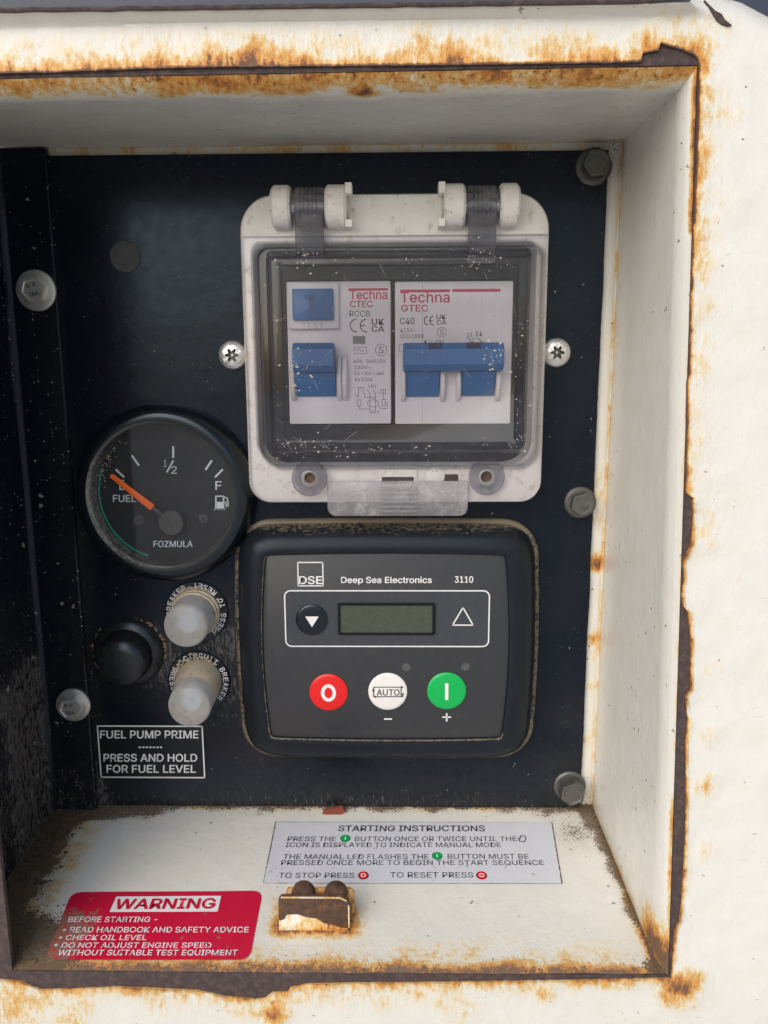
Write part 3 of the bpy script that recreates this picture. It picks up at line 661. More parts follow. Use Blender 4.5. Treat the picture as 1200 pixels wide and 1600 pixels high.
# lid: clear sheet with a raised window
YL = YFm - .15
lx0, lx1 = ex0 + .3, ex1 - .3; lz1 = P(620, 367, YL)[1]; lz0 = ez0 + .3
def LL(px0, px1, py1, py0, y, r): a = P(px0, py1, y); b = P(px1, py0, y); return rrect(a[0], b[0], b[1], a[1], r, 10)
o_ = rrect(lx0, lx1, lz0, lz1, (.8, .8, 6.8, 6.8), 10)
d1 = LL(399, 841, 385, 730, YL, (4, 4, 7, 7)); yA, yB = YL - 3.0, YL - 7.0
d2 = LL(401, 838, 386, 727, yA, (4, 4, 7, 7)); d3 = LL(418, 824, 398, 708, yA, (2, 2, 3, 3)); d4 = LL(421, 821, 400, 705, yB, (2, 2, 2.5, 2.5)); d5 = LL(430, 812, 408, 698, yB - .5, (1.6,) * 4)
d6 = LL(437, 804, 414, 692, yB - .5, (1.2,) * 4); d7 = LL(439, 802, 416, 690, yB, (1.2,) * 4)
m = MB(); T = 1.3
outer = [(o_, YL), (inset(o_, .3), YL - T), (inset(d1, -.4), YL - T), (d1, YL - T - .4), (d2, yA - T + .6), (inset(d2, .7), yA - T), (inset(d3, -.4), yA - T), (d3, yA - T - .3), (d4, yB - T + .4), (inset(d4, .5), yB - T), (d5, yB - T - .3), (d6, yB - T - .3), (d7, yB - T)]
m.loft(outer, False, True)
innerr = [(o_, YL), (inset(d1, .3), YL), (inset(d2, .9), yA), (inset(d3, .2), yA), (inset(d4, .6), yB), (d7, yB + .1)]
m.loft(innerr, False, True)
lid = m.build('lid', M['clear'], enc, 38)
m = MB(); ys = yB - T - .36                   # scratches and dust on the outside of the window
for k in range(42):
    a = random.uniform(425, 815); b = random.uniform(400, 700); an = random.gauss(1.2, .7); ln = random.uniform(4, 26)
    m.stroke([P(a, b, ys), P(a + ln * math.cos(an) * .5, b + ln * math.sin(an) * .5 + random.uniform(-1, 1), ys), P(a + ln * math.cos(an), b + ln * math.sin(an), ys)], random.uniform(.02, .06), ys)
o = m.build('scratches', plain('scratch_white', (.62, .62, .64), .5), lid); o['kind'] = 'stuff'
m = MB()
for (ca, cb, sa, sb, cnt) in ((470, 575, 14, 26, 45), (778, 560, 18, 30, 60), (745, 400, 22, 18, 30), (470, 400, 30, 16, 22), (620, 705, 90, 5, 26), (470, 690, 20, 10, 14), (815, 690, 8, 30, 12)):
    for k in range(cnt):
        c_ = P(random.gauss(ca, sa), random.gauss(cb, sb), ys); h = random.uniform(.08, .26); q = random.uniform(0, 6); e_ = random.uniform(.6, 2.2)
        m.add([(c_[0] + h * e_ * math.cos(q + w_) , ys, c_[1] + h * math.sin(q + w_)) for w_ in (0, 1.3, 2.6, 3.9, 5.2)] + [(c_[0], ys - h * .6, c_[1])], [(i_, (i_ + 1) % 5, 5) for i_ in range(5)])
o = m.build('dust_flecks', plain('pale_dust', (.62, .57, .46), .9, var=.2), lid, 20); o['kind'] = 'stuff'
for (a, b) in ((484, 747), (760, 745)):        # clear screw bosses low on the lid
    x, z = P(a, b, YL - 2)
    MB().lathe(x, z, [(5.6, YL - T - .02), (5.6, YL - 3.2), (5.1, YL - 3.8), (3.1, YL - 3.8), (2.8, YL - 3.2), (2.8, YL - 1.5)], 40, False, False).build('screw_boss', M['clear2'], lid, 30)
    mm = MB(); mm.lathe(x, z, [(2.75, YL - 1.5), (2.75, YL - 3.0), (2.0, YL - 3.3), (1.7, YL - 2.7), (1.6, YL - 1.0)], 32, False, False); mm.build('boss_sleeve', M['clear3'], lid, 30)
    MB().lathe(x, z, [(1.7, YL - 1.5)], 20).build('boss_hole', M['dirt'], lid)
tb = LL(511, 731, 752, 806, YL - 2, (1, 1, 2.8, 2.8)); m = MB(); m.slab(tb, YL - T - .05, YL - 2.6, .5); pull = m.build('pull_tab', M['clear3'], lid, 35)
m = MB()
for k in range(6):
    a = P(594, 762 + k * 7, YL - 2.7); b = P(652, 765 + k * 7, YL - 2.7); m.box(a[0], b[0], YL - 3.0, YL - 2.55, b[1], a[1])
m.build('grip_rib', M['clear3'], lid)
# latch slot, small hole and keyhole seen through the tab
m = MB(); a, b = P(592, 733, YFm - .1), P(651, 760, YFm - .1); m.plate(rrect(a[0], b[0], b[1], a[1], .4, 3), [rrect(a[0] + .9, b[0] - .9, b[1] + .9, a[1] - 2.4, .2, 3)], YFm + .1, YFm - .9)
m.build('latch_slot', M['white'], enc)
m = MB(); m.quad(a[0] + .8, b[0] - .8, b[1] + .8, a[1] - 2.3, YFm - .08); m.build('latch_opening', M['rustb'], enc)
x, z = P(562, 756, YFm); m = MB(); m.disc(x, z, .85, YFm - .06); m.build('small_hole', M['cavity'], enc); MB().ring(x, z, .85, 1.5, YFm - .07).build('hole_rim', M['white'], enc)
x, z = P(680, 744, YFm); MB().lathe(x, z, [(3.0, YFm), (3.0, YFm - .5), (2.6, YFm - .7)], 32).build('key_boss', M['white'], enc)
m = MB(); a, b = P(692, 741, YFm), P(716, 752, YFm); m.quad(a[0], b[0], b[1], a[1], YFm - .06); m.build('key_slot', M['rustb'], enc)
# hinges
HZ = P(600, 322, -13)[1]; HY = -11.5; HR = 6.3
def knuckle(x0, x1, notch):
    pr = [(HY + HR * math.cos(a), HZ + HR * math.sin(a)) for a in [math.radians(q) for q in range(0, 361 - 15, 15)]]
    pr = [(min(-1.0, y) if y > HY else y, z) for y, z in pr]
    m = MB(); m.xprism(pr, x0, x1, .8)
    k = m.build('hinge_knuckle', M['white'], enc, 40)
    return k
def hinge(a0, a1, b0, b1, c0, c1, side):
    X = lambda p: P(p, 322, -16)[0]
    knuckle(X(a0), X(a1), side < 0); knuckle(X(c0), X(c1), side > 0)
    MB().tube([(X(a0) + 1.2, HY, HZ), (X(c1) - 1.2, HY, HZ)], 2.4, 16).build('hinge_pin', M['screw'], enc)
    pr = [(HY + 5.7 * math.cos(math.radians(q)), HZ + 5.7 * math.sin(math.radians(q))) for q in range(-15, 346 - 90, 15)]
    pr = [(y, z) for y, z in pr] 
    m = MB(); m.xprism([(HY + 5.7 * math.cos(math.radians(q)), HZ + 5.7 * math.sin(math.radians(q))) for q in range(0, 360, 15)], X(b0), X(b1), .4)
    bz = P(600, 412, YL - 4)[1]
    m.xprism([(HY - 2.5, HZ - 4.0), (HY - 5.0, HZ - 2.5), (HY - 5.0, bz + 6), (HY - 3.0, bz), (HY - 2.0, bz + .2)], X(b0) + .2, X(b1) - .2, .4)
    m.build('hinge_arm', M['clear2'], lid, 35)
    m = MB()
    for k in range(5): xx = lerp(X(b0), X(b1), .2 + .14 * k); m.tube([(xx, HY + 5.72 * math.cos(math.radians(q)), HZ + 5.72 * math.sin(math.radians(q))) for q in range(110, 236, 14)], .22, 6)
    m.build('spring_coil', M['clear2'], lid)
    xn = X(c1) if side < 0 else X(a0)
    s_ = 1 if side < 0 else -1                 # slotted stop beside the inner knuckle
    m = MB()
    for za, zb in ((HZ + 3.0, HZ + 6.0), (HZ - 6.2, HZ - 4.2)): m.box(min(xn - s_ * .3, xn + s_ * 1.6), max(xn - s_ * .3, xn + s_ * 1.6), HY - 4.6, -9.6, za, zb)
    m.build('hinge_stop', M['white'], enc)
    MB().lathe(0, 0, [(2.5, 0)], 20)
    m = MB(); m.xprism([(HY + 2.6 * math.cos(math.radians(q)), HZ + 3.2 * math.sin(math.radians(q))) for q in range(0, 360, 20)], min(xn, xn + s_ * .5), max(xn, xn + s_ * .5), .1); m.build('pin_end', M['zinc'], enc)
hinge(422, 453, 459, 506, 507, 541, -1); hinge(694, 728, 731, 777, 782, 813, 1)

# ------------------------------------------------------------------ the two breakers
YB = -2.5
def bod(px0, px1, py0=440, py1=662): a = P(px0, py0, YB); b = P(px1, py1, YB); return a[0], b[0], b[1], a[1]
def fit4(o): return lambda a, b: (430 + a / 6.316, 430 + b / 6.316) if o == 4 else (610 + a / 6, 430 + b / 6)
def pr(mb, o, body, a0, b0, a1, b1, bold=.01, y=YB - .06):
    q = fit4(o); p0, p1 = q(a0, b0), q(a1, b1); return letp(mb, body, p0[0], p0[1], p1[0], p1[1], y, bold)
def pp(o, a, b, y=YB): q = fit4(o)(a, b); return P(q[0], q[1], y)
def prect(mb, o, a0, b0, a1, b1, y=YB - .06): p, q = pp(o, a0, b0), pp(o, a1, b1); return mb.quad(p[0], q[0], q[1], p[1], y)
def pline(mb, o, pts, wd=.16, y=YB - .06): return mb.stroke([pp(o, *p) for p in pts], wd, y)
def ce_mark(mb, o, a0, b0, a1, b1):
    h = (b1 - b0) / 2; cy = (b0 + b1) / 2; wd = (a1 - a0); r = min(h, wd * .36)
    for cx in (a0 + r, a1 - r * .15):
        pline(mb, o, [(cx + r * 1.0 * math.cos(math.radians(q)), cy + h * math.sin(math.radians(q))) for q in range(85, 280, 15)], .32)
    pline(mb, o, [(a1 - r * 1.05, cy), (a1 - r * .4, cy)], .30)
def s_mark(mb, o, cx, cy, r):
    p = pp(o, cx, cy); q = pp(o, cx + r, cy); R = q[0] - p[0]; mb.ring(p[0], p[1], R - .16, R, YB - .06)
    pr(mb, o, 'S', cx - r * .42, cy - r * .6, cx + r * .42, cy + r * .6, 0)
x0, x1, z0, z1 = bod(447, 611)
rc = thing('residual_current_breaker', 'white breaker with one blue toggle and square blue test button', 'circuit breaker', ((x0 + x1) / 2, 0, z0))
m = MB(); m.slab(rrect(x0, x1, z0, z1, .5, 3), 30, YB, .35); m.build('body', M['bwhite'], rc)
a, b = P(449, 441, YB - 2), P(530, 514, YB - 2); m = MB(); m.slab(rrect(a[0], b[0], b[1], a[1], .8, 4), YB, YB - 2.2, .5); tbk = m.build('test_block', M['bwhite'], rc)
a, b = P(456, 451, YB - 4), P(521, 500, YB - 4); m = MB(); m.slab(rrect(a[0], b[0], b[1], a[1], .5, 3), YB - 2, YB - 4.2, .5); tbt = m.build('test_button', M['blue'], rc)
m = MB(); c0 = P(476, 461, YB - 4.3); c1 = P(494, 466, YB - 4.3); m.box(c0[0], c1[0], YB - 4.5, YB - 4.1, c1[1], c0[1]); c0 = P(483, 464, YB - 4.3); c1 = P(488, 491, YB - 4.3); m.box(c0[0], c1[0], YB - 4.5, YB - 4.1, c1[1], c0[1] - .2)
m.v = [(a, b - .2, c) for a, b, c in m.v]; m.build('raised_letter', plain('blue_letter', (.012, .10, .29), .45), tbt)  # letter coloured darker, standing in for the shading of its edges
m = MB(); letp(m, 'TEST', 471, 505, 506, 514, YB - 2.26, 0); m.build('lettering', plain('grey_emboss', (.40, .39, .42), .5), tbk)  # embossed letters drawn flat, their shading given as grey
def toggle(par, pxl, pxr, pzt, pzm, pzb, bar=None):
    """blue rocker: drum between pixel columns pxl..pxr, lever on top (drum rows pzm..pzb, lever rows pzt..pzm)"""
    xl, xr = P(pxl, 560, YB - 4)[0], P(pxr, 560, YB - 4)[0]
    zt, zm, zb = P(600, pzt, YB - 7)[1], P(600, pzm, YB - 5)[1], P(600, pzb, YB - 1)[1]
    drum = [(YB + 3, zt - 1), (YB - 3.5, zt - 1.5), (YB - 4.2, zm + 1), (YB - 3.8, zm - 2), (YB - 2.6, zm - 4.4), (YB - .8, zb + .4), (YB + 3, zb)]
    t = MB(); t.xprism(drum, xl, xr, .3); tg = t.build('toggle', M['blue'], par, 30)
    bx0, bx1 = (xl - .1, xr + .1) if bar is None else (P(bar[0], 560, YB - 7)[0], P(bar[1], 560, YB - 7)[0])
    lever = [(YB - 3.6, zt - .2), (YB - 6.8, zt), (YB - 8.6, zt - 1.9), (YB - 8.8, zm + 2.4), (YB - 7.4, zm + .6), (YB - 4.0, zm)]
    t = MB(); t.xprism(lever, bx0, bx1, .35)
    return tg, t, zt, zm, zb, xl, xr
def guards(par, xs_, zt, zb):
    for x_ in xs_:
        t = MB(); t.xprism([(YB + .1, zt), (YB - 1.2, zt - .4), (YB - 3.2, zt - 4), (YB - 3.8, (zt + zb) / 2 - 1), (YB - 3.0, zb + 2), (YB - 1.2, zb - .2), (YB + .1, zb - .6)], x_ - .75, x_ + .75, .35)
        t.build('toggle_guard', M['bwhite'], par, 35)
tg, lv, zt, zm, zb, xl, xr = toggle(rc, 460, 523, 535, 583, 621); lv.build('lever', M['blue'], tg, 30); guards(rc, (xl - 1.0, xr + 1.2, xr + 2.9), zt - 3.6, zb - .6)
m = MB(); letp(m, 'I-ON', 468, 600, 510, 615, YB - 3.2, 0); m.v = [(a, YB - 3.75 + (zm - 2 - c) * .55, c) for a, b, c in m.v]; m.build('lettering', M['blue'], tg)
m = MB(); prect(m, 4, 722, 130, 1112, 152); pr(m, 4, 'Techna', 735, 148, 1105, 238, .025); pr(m, 4, 'CTEC', 740, 252, 960, 316, .03); m.build('red_lettering', M['red'], rc)
m = MB(); pr(m, 4, 'RCCB', 733, 350, 935, 408); ce_mark(m, 4, 740, 435, 910, 560); pr(m, 4, 'UK', 952, 430, 1075, 490, .03); pr(m, 4, 'CA', 952, 502, 1076, 558, .03)
s_mark(m, 4, 1045, 738, 58); pline(m, 4, [(782, 710), (903, 710), (903, 774), (782, 774), (782, 710)], .12)
pline(m, 4, [(805, 748), (822, 730), (843, 745), (862, 752), (880, 735)], .14)
pr(m, 4, '40A', 775, 830, 858, 865, .005); pr(m, 4, 'I\u0394n0.03A', 900, 830, 1088, 865, .005); pr(m, 4, '230V~', 778, 893, 945, 928, .005); pr(m, 4, 'Inc =I\u0394c = 6kA', 778, 950, 1072, 985, .005); pr(m, 4, 'Im 500A', 783, 1010, 960, 1048, .005)
pr(m, 4, 'N', 945, 1078, 970, 1108); pr(m, 4, 'N', 948, 1338, 972, 1365); pr(m, 4, '2', 1006, 1338, 1026, 1365)
for L in ([(820, 1200), (822, 1110), (880, 1110)], [(925, 1080), (925, 1115)], [(990, 1080), (990, 1115)], [(860, 1130), (882, 1165), (882, 1205), (990, 1205)], [(908, 1130), (935, 1170), (935, 1360)], [(960, 1130), (990, 1170), (990, 1360)],
          [(812, 1230), (845, 1230), (845, 1290), (812, 1290), (812, 1230)], [(828, 1290), (830, 1320), (935, 1320)], [(1045, 1130), (1090, 1130), (1090, 1170), (1045, 1170), (1045, 1130)], [(1068, 1130), (1068, 1225)], [(1055, 1225), (1085, 1225), (1085, 1290), (1055, 1290), (1055, 1225)], [(1020, 1290), (1040, 1315), (1105, 1315), (1105, 1255), (1085, 1255)], [(790, 1170), (815, 1215)], [(1010, 1155), (1030, 1155)]):
    pline(m, 4, L, .15)
pline(m, 4, [(965 + 55 * math.cos(q * .3927), 1265 + 36 * math.sin(q * .3927)) for q in range(17)], .14)
m.build('grey_lettering', M['grey'], rc)
m = MB(); prect(m, 4, 765, 600, 890, 678); m.build('indicator_window', plain('grey_indicator', (.22, .22, .23), .4), rc)

x0, x1, z0, z1 = bod(617, 797)
mc = thing('miniature_circuit_breaker', 'white two-pole breaker with two blue toggles joined by a wide blue bar', 'circuit breaker', ((x0 + x1) / 2, 0, z0))
m = MB(); xm = P(660, 560, YB)[0]; xn = P(752, 560, YB)[0]
m.slab(rrect(x0, x1, z0, z1, .5, 3), 30, YB, .35); m.build('body', M['bwhite'], mc)
m = MB(); m.stroke([(xm, z0 + .4), (xm, z1 - .4)], .12, YB - .03); m.stroke([(xn, z0 + .4), (xn, z1 - .4)], .06, YB - .03); m.build('seam', plain('seam_grey', (.42, .40, .42), .6), mc)
tg, lv, zt, zm, zb, xl, xr = toggle(mc, 635, 687, 536, 582, 622, (630, 787)); guards(mc, (xl - 1.0, xr + 1.1), zt - 4, zb - .8)
bar_ = lv.build('linking_bar', M['blue'], mc, 30)
tg2, lv2, *_r, xl2, xr2 = toggle(mc, 723, 775, 536, 582, 621); guards(mc, (xl2 - 1.1, xr2 + 1.0), zt - 4, zb - .8)
m = MB()
for a_, b_ in ((669.5, 691), (728.7, 751)): c0 = P(a_, 537, YB - 8); c1 = P(b_, 548, YB - 8); m.add([(c0[0], YB - 6.9, zt - .02), (c1[0], YB - 6.9, zt - .02), (c1[0], YB - 8.66, zt - 1.92), (c0[0], YB - 8.66, zt - 1.92)], [(0, 1, 2, 3)])
m.v = [(a, b - .06, c + .06) for a, b, c in m.v]; m.build('notch', M['dblue'], bar_)  # notches are flat dark patches, their shadow put into the colour
m = MB(); prect(m, 5, 92, 135, 560, 160); prect(m, 5, 580, 130, 1030, 155); pr(m, 5, 'Techna', 95, 158, 555, 256, .025); pr(m, 5, 'GTEC', 103, 278, 352, 340, .03); m.build('red_lettering', M['red'], mc)
m = MB(); pr(m, 5, 'C40', 90, 398, 225, 460, .015); ce_mark(m, 5, 318, 387, 405, 465); pr(m, 5, 'UK', 433, 370, 520, 412, .03); pr(m, 5, 'CA', 435, 420, 525, 462, .03); s_mark(m, 5, 480, 535, 45)
pr(m, 5, '415V~', 92, 495, 238, 538, .008); pr(m, 5, 'IEC60898', 92, 552, 312, 592, .008); pr(m, 5, 'I', 376, 608, 384, 640, .01); pr(m, 5, 'ON', 428, 608, 500, 640, .01)
m.add([(p[0], YB - .06, p[1]) for p in (pp(5, 310, 640), pp(5, 347, 640), pp(5, 328, 606))], [(0, 1, 2)])
pline(m, 5, [(120, 652), (85, 652), (85, 712), (120, 712)], .12)
for L in ([(722, 585), (745, 600), (752, 632)], [(812, 585), (840, 605), (846, 632)], [(765, 597), (790, 597)], [(752, 632), (782, 622)], [(846, 632), (872, 622)]): pline(m, 5, L, .22)
pr(m, 5, '1 2', 720, 538, 765, 575, .02); pr(m, 5, '3 4', 800, 528, 856, 572, .03); m.build('grey_lettering', M['grey'], mc)

# ------------------------------------------------------------------ fuel gauge
YG = -9.0
gx, gz = -76.2, -39.6
a = P(120, 770, -5)[0]; b = P(390, 770, -5)[0]; gx = (a + b) / 2 + .3; R0 = (b - a) / 2 + 1.1; gz = (P(257, 634, -5)[1] + P(257, 908, -5)[1]) / 2 + .2
gg = thing('fuel_gauge', 'round black fuel gauge with orange needle at the empty mark', 'fuel gauge', (gx, 0, gz))
ri = R0 - 5.2
m = MB(); m.lathe(gx, gz, [(R0 - .6, 0), (R0, -1.2), (R0, -3.5), (R0 - .5, -5.0), (R0 - 1.4, -7.2), (R0 - 2.6, -8.6), (R0 - 3.8, YG), (ri, YG + .2)], 96, False, False); m.attr('dirt', lambda p: .15 + (.45 * max(0, .4 + .6 * (p.z - gz) / R0) if p.y > -4 else 0) + .12 * max(0, nz(p.x, p.z, 0, .3))); bz = m.build('bezel', M['bezel'], gg, 50)
m = MB(); m.lathe(gx, gz, [(ri, YG + .2), (ri - .4, YG + .8), (ri - 1.2, -3.0), (ri - 1.6, -1.6)], 96, False, False); m.attr('dirt', lambda p: .35 + .55 * max(0, -(p.x - gx) - .3 * (p.z - gz)) / R0); m.build('inner_rim', M['innerb'], gg, 50)
YD = -2.6
m = MB(); m.disc(gx, gz, ri, YD, 96); dial = m.build('dial', M['dial'], gg)
m = MB(); m.disc(gx, gz, ri - .5, -7.0, 64); m.build('glass', M['glass'], gg)
G = lambda a, b, y=YD: P(a / 3, 380 + b / 3, y)
m = MB()
for t0, t1 in (((812, 955), (812, 1003)), ((620, 997), (650, 1040)), ((545, 1062), (580, 1095)), ((992, 1020), (965, 1060)), ((1042, 1062), (1010, 1095))): m.stroke([G(*t0), G(*t1)], .62, YD - .06)
def gl(body, x0, y0, x1, y1, bold=.0): letp(m, body, x0 / 3, 380 + y0 / 3, x1 / 3, 380 + y1 / 3, YD - .06, bold)
gl('1', 768, 1016, 780, 1048, .01); gl('2', 803, 1045, 829, 1080, .01); m.stroke([G(783, 1072), G(812, 1020)], .5, YD - .06)
gl('E', 560, 1110, 582, 1156, .02); gl('F', 1010, 1116, 1038, 1155, .02); gl('FUEL', 530, 1180, 637, 1213, .02); gl('FOZMULA', 720, 1395, 903, 1424, .02)
for q in ([(1012, 1186), (1048, 1186), (1048, 1246), (1012, 1246), (1012, 1186)], [(1006, 1247), (1054, 1247)], [(1052, 1190), (1066, 1196), (1070, 1230), (1062, 1236), (1058, 1215), (1050, 1212)]): m.stroke([G(*p) for p in q], .45, YD - .06)
p0, p1 = G(1016, 1212), G(1045, 1244); m.quad(p0[0], p1[0], p1[1], p0[1], YD - .07)
m.build('dial_lettering', M['dprint'], dial)
m = MB(); rr = ri - 2.0
m.stroke([(gx + rr * math.cos(math.radians(q)), gz + rr * math.sin(math.radians(q))) for q in range(158, 252, 4)], .6, YD - .06); m.build('green_arc', M['green'], dial)
m = MB()
for k in range(70):
    a = math.radians(random.gauss(150, 17)); r = ri - 1.6 - abs(random.gauss(0, 1.2)); h = random.uniform(.08, .3); cx_, cz_ = gx + r * math.cos(a), gz + r * math.sin(a)
    m.add([(cx_ + h * math.cos(w_), YD - .05, cz_ + h * math.sin(w_)) for w_ in (0, 1.6, 3.1, 4.7)] + [(cx_, YD - .05 - h, cz_)], [(0, 1, 4), (1, 2, 4), (2, 3, 4), (3, 0, 4)])
m.build('dial_dust', M['frostd'], dial, 20)
hx, hz = G(802, 1310, YD - 2)
for a, b in ((653, 1297), (955, 1290)):
    x, z = G(a, b); m = MB(); m.lathe(x, z, [(1.7, YD), (1.7, YD - .5), (1.3, YD - .8)], 24); sw = m.build('dial_screw', M['hub'], gg)
    m = MB(); m.stroke([(x - .9, z - .5), (x + .9, z + .5)], .35, YD - .83); m.stroke([(x - .4, z + .8), (x + .4, z - .8)], .35, YD - .83); m.build('slot', M['cavity'], sw)
m = MB(); m.lathe(hx, hz, [(4.3, YD), (4.3, YD - 2.2), (3.9, YD - 2.7)], 40); m.lathe(hx - .7, hz + .2, [(.4, YD - 2.7), (.3, YD - 3.1)], 12); m.build('hub_cap', M['hub'], gg)
n0 = G(522, 1090, YD - 1.8); n1 = G(714, 1240, YD - 1.8); d = (Vector(n1) - Vector(n0)).normalized(); q = Vector((-d.y, d.x))
loop = [Vector(n0) + q * .75, Vector(n0) - d * .5, Vector(n0) - q * .75, Vector(n1) - q * 1.15, Vector(n1) + q * 1.15]
m = MB(); m.slab([(p.x, p.y) for p in loop], YD - 1.4, YD - 2.0, .15); nd = m.build('needle', M['orange'], gg)
m = MB(); m.slab([(p.x, p.y) for p in (Vector(n1) + q * .7, Vector(n1) - q * .7, Vector((hx, hz)) - q * .7, Vector((hx, hz)) + q * .7)], YD - 1.45, YD - 1.9, .1); m.build('needle_tail', M['hub'], nd)

# ------------------------------------------------------------------ controller
YC = -11.0
def bowed(x0, x1, z0, z1, r, bow, n=10):
    pts = rrect(x0, x1, z0, z1, r, n); xm_, zm_ = (x0 + x1) / 2, (z0 + z1) / 2; dense = []
    for a, b in zip(pts, pts[1:] + pts[:1]):
        k = max(1, int(math.hypot(b[0] - a[0], b[1] - a[1]) / 6))
        dense += [(lerp(a[0], b[0], i / k), lerp(a[1], b[1], i / k)) for i in range(k)]
    return [(x + bow * (x - xm_) / (x1 - xm_) * (1 - ((z - zm_) / (z1 - zm_)) ** 2), z + .35 * bow * (z - zm_) / (z1 - zm_) * (1 - ((x - xm_) / (x1 - xm_)) ** 2)) for x, z in dense]
a0, b0 = P(376, 1000, -2.5), P(834, 1000, -2.5); zt_, zb_ = P(600, 813, -2.5)[1], P(600, 1182, -2.5)[1]
ctl = thing('generator_controller', 'black controller module with small screen and red, white and green buttons', 'controller', ((a0[0] + b0[0]) / 2, 0, zb_))
f0, f1 = P(419, 1000, YC)[0], P(787, 1000, YC)[0]; ft, fb = P(600, 867, YC)[1], P(600, 1152, YC)[1]
ol = bowed(a0[0], b0[0], zb_, zt_, 11, 1.6); cxm, czm = (f0 + f1) / 2, (ft + fb) / 2
il = bowed(f0, f1, fb, ft, 1.2, 1.9)
def reloop(lp, n=200):
    P_ = [Vector(p) for p in lp]; L = [0]
    for a, b in zip(P_, P_[1:] + P_[:1]): L.append(L[-1] + (b - a).length)
    out = []; i = 0
    for k in range(n):
        s_ = L[-1] * k / n
        while L[i + 1] < s_: i += 1
        p = P_[i].lerp(P_[(i + 1) % len(P_)], (s_ - L[i]) / max(1e-9, L[i + 1] - L[i])); out.append((p.x, p.y))
    return out
def polar(lp, cx, cz, n=240):                 # same loop sampled by angle about a centre
    P_ = [Vector((p[0] - cx, p[1] - cz)) for p in lp]; out = []
    for k in range(n):
        a = 2 * math.pi * k / n; d = Vector((math.cos(a), math.sin(a))); best = 0
        for p, q in zip(P_, P_[1:] + P_[:1]):
            e = q - p; den = d.x * e.y - d.y * e.x
            if abs(den) < 1e-9: continue
            t = (p.x * e.y - p.y * e.x) / den; u = (p.x * d.y - p.y * d.x) / den
            if t > 0 and -1e-6 <= u <= 1 + 1e-6: best = max(best, t)
        out.append((cx + d.x * best, cz + d.y * best))
    return out
OLp, ILp = polar(ol, cxm, czm), polar(il, cxm, czm)
def mixl(t): return [(lerp(a[0], b[0], t), lerp(a[1], b[1], t)) for a, b in zip(OLp, ILp)]
m = MB(); m.loft([(OLp, 0), (OLp, -2.2), (mixl(.06), -2.9), (mixl(.11), -3.0), (mixl(.15), -3.6), (mixl(.24), -7.2), (mixl(.36), -9.6), (mixl(.52), -11.0), (mixl(.75), -11.9), (mixl(.93), -12.0), (mixl(1.0), -11.7), (mixl(1.002), YC + .2)], True, True)
def cas_dirt(p):
    e = .26 + .5 * sm(zt_ - 6, zt_ - .5, p.z) + (.5 if -3.1 < p.y < -2 else 0) + .12 * sm(fb + 5, fb - 4, p.z)
    if -12.0 < p.y < -10 and p.x > f0 - 3 and p.x < f1 + 3 and p.z < ft + 2:
        if p.y > -11.85 and abs(p.y + 11.7) < .1: e += .6 if p.z < fb + 2 or p.x < f0 + 1 else .25
    return e
m.attr('dirt', cas_dirt); m.build('casing', M['dse'], ctl, 40)
m = MB(); m.slab(inset(il, .25), YC + .3, YC, .12); face = m.build('membrane_face', M['overlay'], ctl, 30)
D = lambda a, b, y=YC: P(360 + a / 2.4, 800 + b / 2.4, y)
def Dt(mb, body, a0, b0, a1, b1, bold=.02, y=YC - .07): return letp(mb, body, 360 + a0 / 2.4, 800 + b0 / 2.4, 360 + a1 / 2.4, 800 + b1 / 2.4, y, bold)
def frame(mb, a0, b0, a1, b1, r, wd, y):
    p, q = D(a0, b0, y), D(a1, b1, y); o1 = rrect(p[0], q[0], q[1], p[1], r, 8); o2 = inset(o1, wd); k = len(o1)
    return mb.add([(a, y, b) for a, b in o1 + o2], [(i, (i + 1) % k, k + (i + 1) % k, k + i) for i in range(k)])
m = MB(); p, q = D(200, 293), D(970, 507); lp = rrect(p[0], q[0], q[1], p[1], 2.2, 8); m.add([(a, YC - .04, b) for a, b in inset(lp, .2)], [tuple(range(len(lp)))]); m.build('screen_border_field', M['inset'], face)
m = MB(); frame(m, 250, 187, 350, 279, .05, .38, YC - .07); Dt(m, 'DSE', 259, 241, 343, 270, .035); Dt(m, 'Deep Sea Electronics', 416, 243, 755, 272, .025); Dt(m, '3110', 842, 241, 910, 265, .025)
frame(m, 200, 293, 970, 507, 2.2, .42, YC - .07)
p = [D(872, 358), D(833, 424), D(910, 424)]; m.stroke(p + p[:1], .42, YC - .07)
m.stroke([D(578, 776), D(604, 776)], .5, YC - .07); m.stroke([D(797, 769), D(825, 769)], .5, YC - .07); m.stroke([D(811, 756), D(811, 783)], .5, YC - .07); m.build('face_lettering', M['wprint'], face)
def dome(name, a, b, r, mat, h=.7):
    x, z = D(a, b, YC - .5); q = D(a + r, b, YC - .5)[0]; R = q - x
    t = MB(); t.lathe(x, z, [(R, YC), (R, YC - h * .5), (R * .95, YC - h * .85), (R * .85, YC - h), (.1, YC - h - .12)], 48); return t.build(name, mat, face, 40), x, z, R
bt, x, z, R = dome('scroll_button', 305, 405, 60, M['bezel'], .8)
m = MB(); p = [D(280, 392, YC - 1), D(331, 392, YC - 1), D(306, 432, YC - 1)]; m.add([(a, YC - .98, b) for a, b in p], [(0, 1, 2)]); m.build('triangle_mark', M['wprint'], face)
m = MB(); p, q = D(402, 340), D(768, 460); lp = rrect(p[0], q[0], q[1], p[1], .8, 4); p, q = D(412, 349), D(757, 452); hl = rrect(p[0], q[0], q[1], p[1], .3, 4); m.plate(lp, [hl], YC, YC - .5); scr = m.build('screen_frame', M['lcdf'], ctl)
m = MB(); m.quad(p[0] - .05, q[0] + .05, q[1] - .05, p[1] + .05, YC - .12); m.build('screen', M['lcd'], ctl)
bt, x, z, R = dome('stop_button', 368, 677, 72, M['bred'])
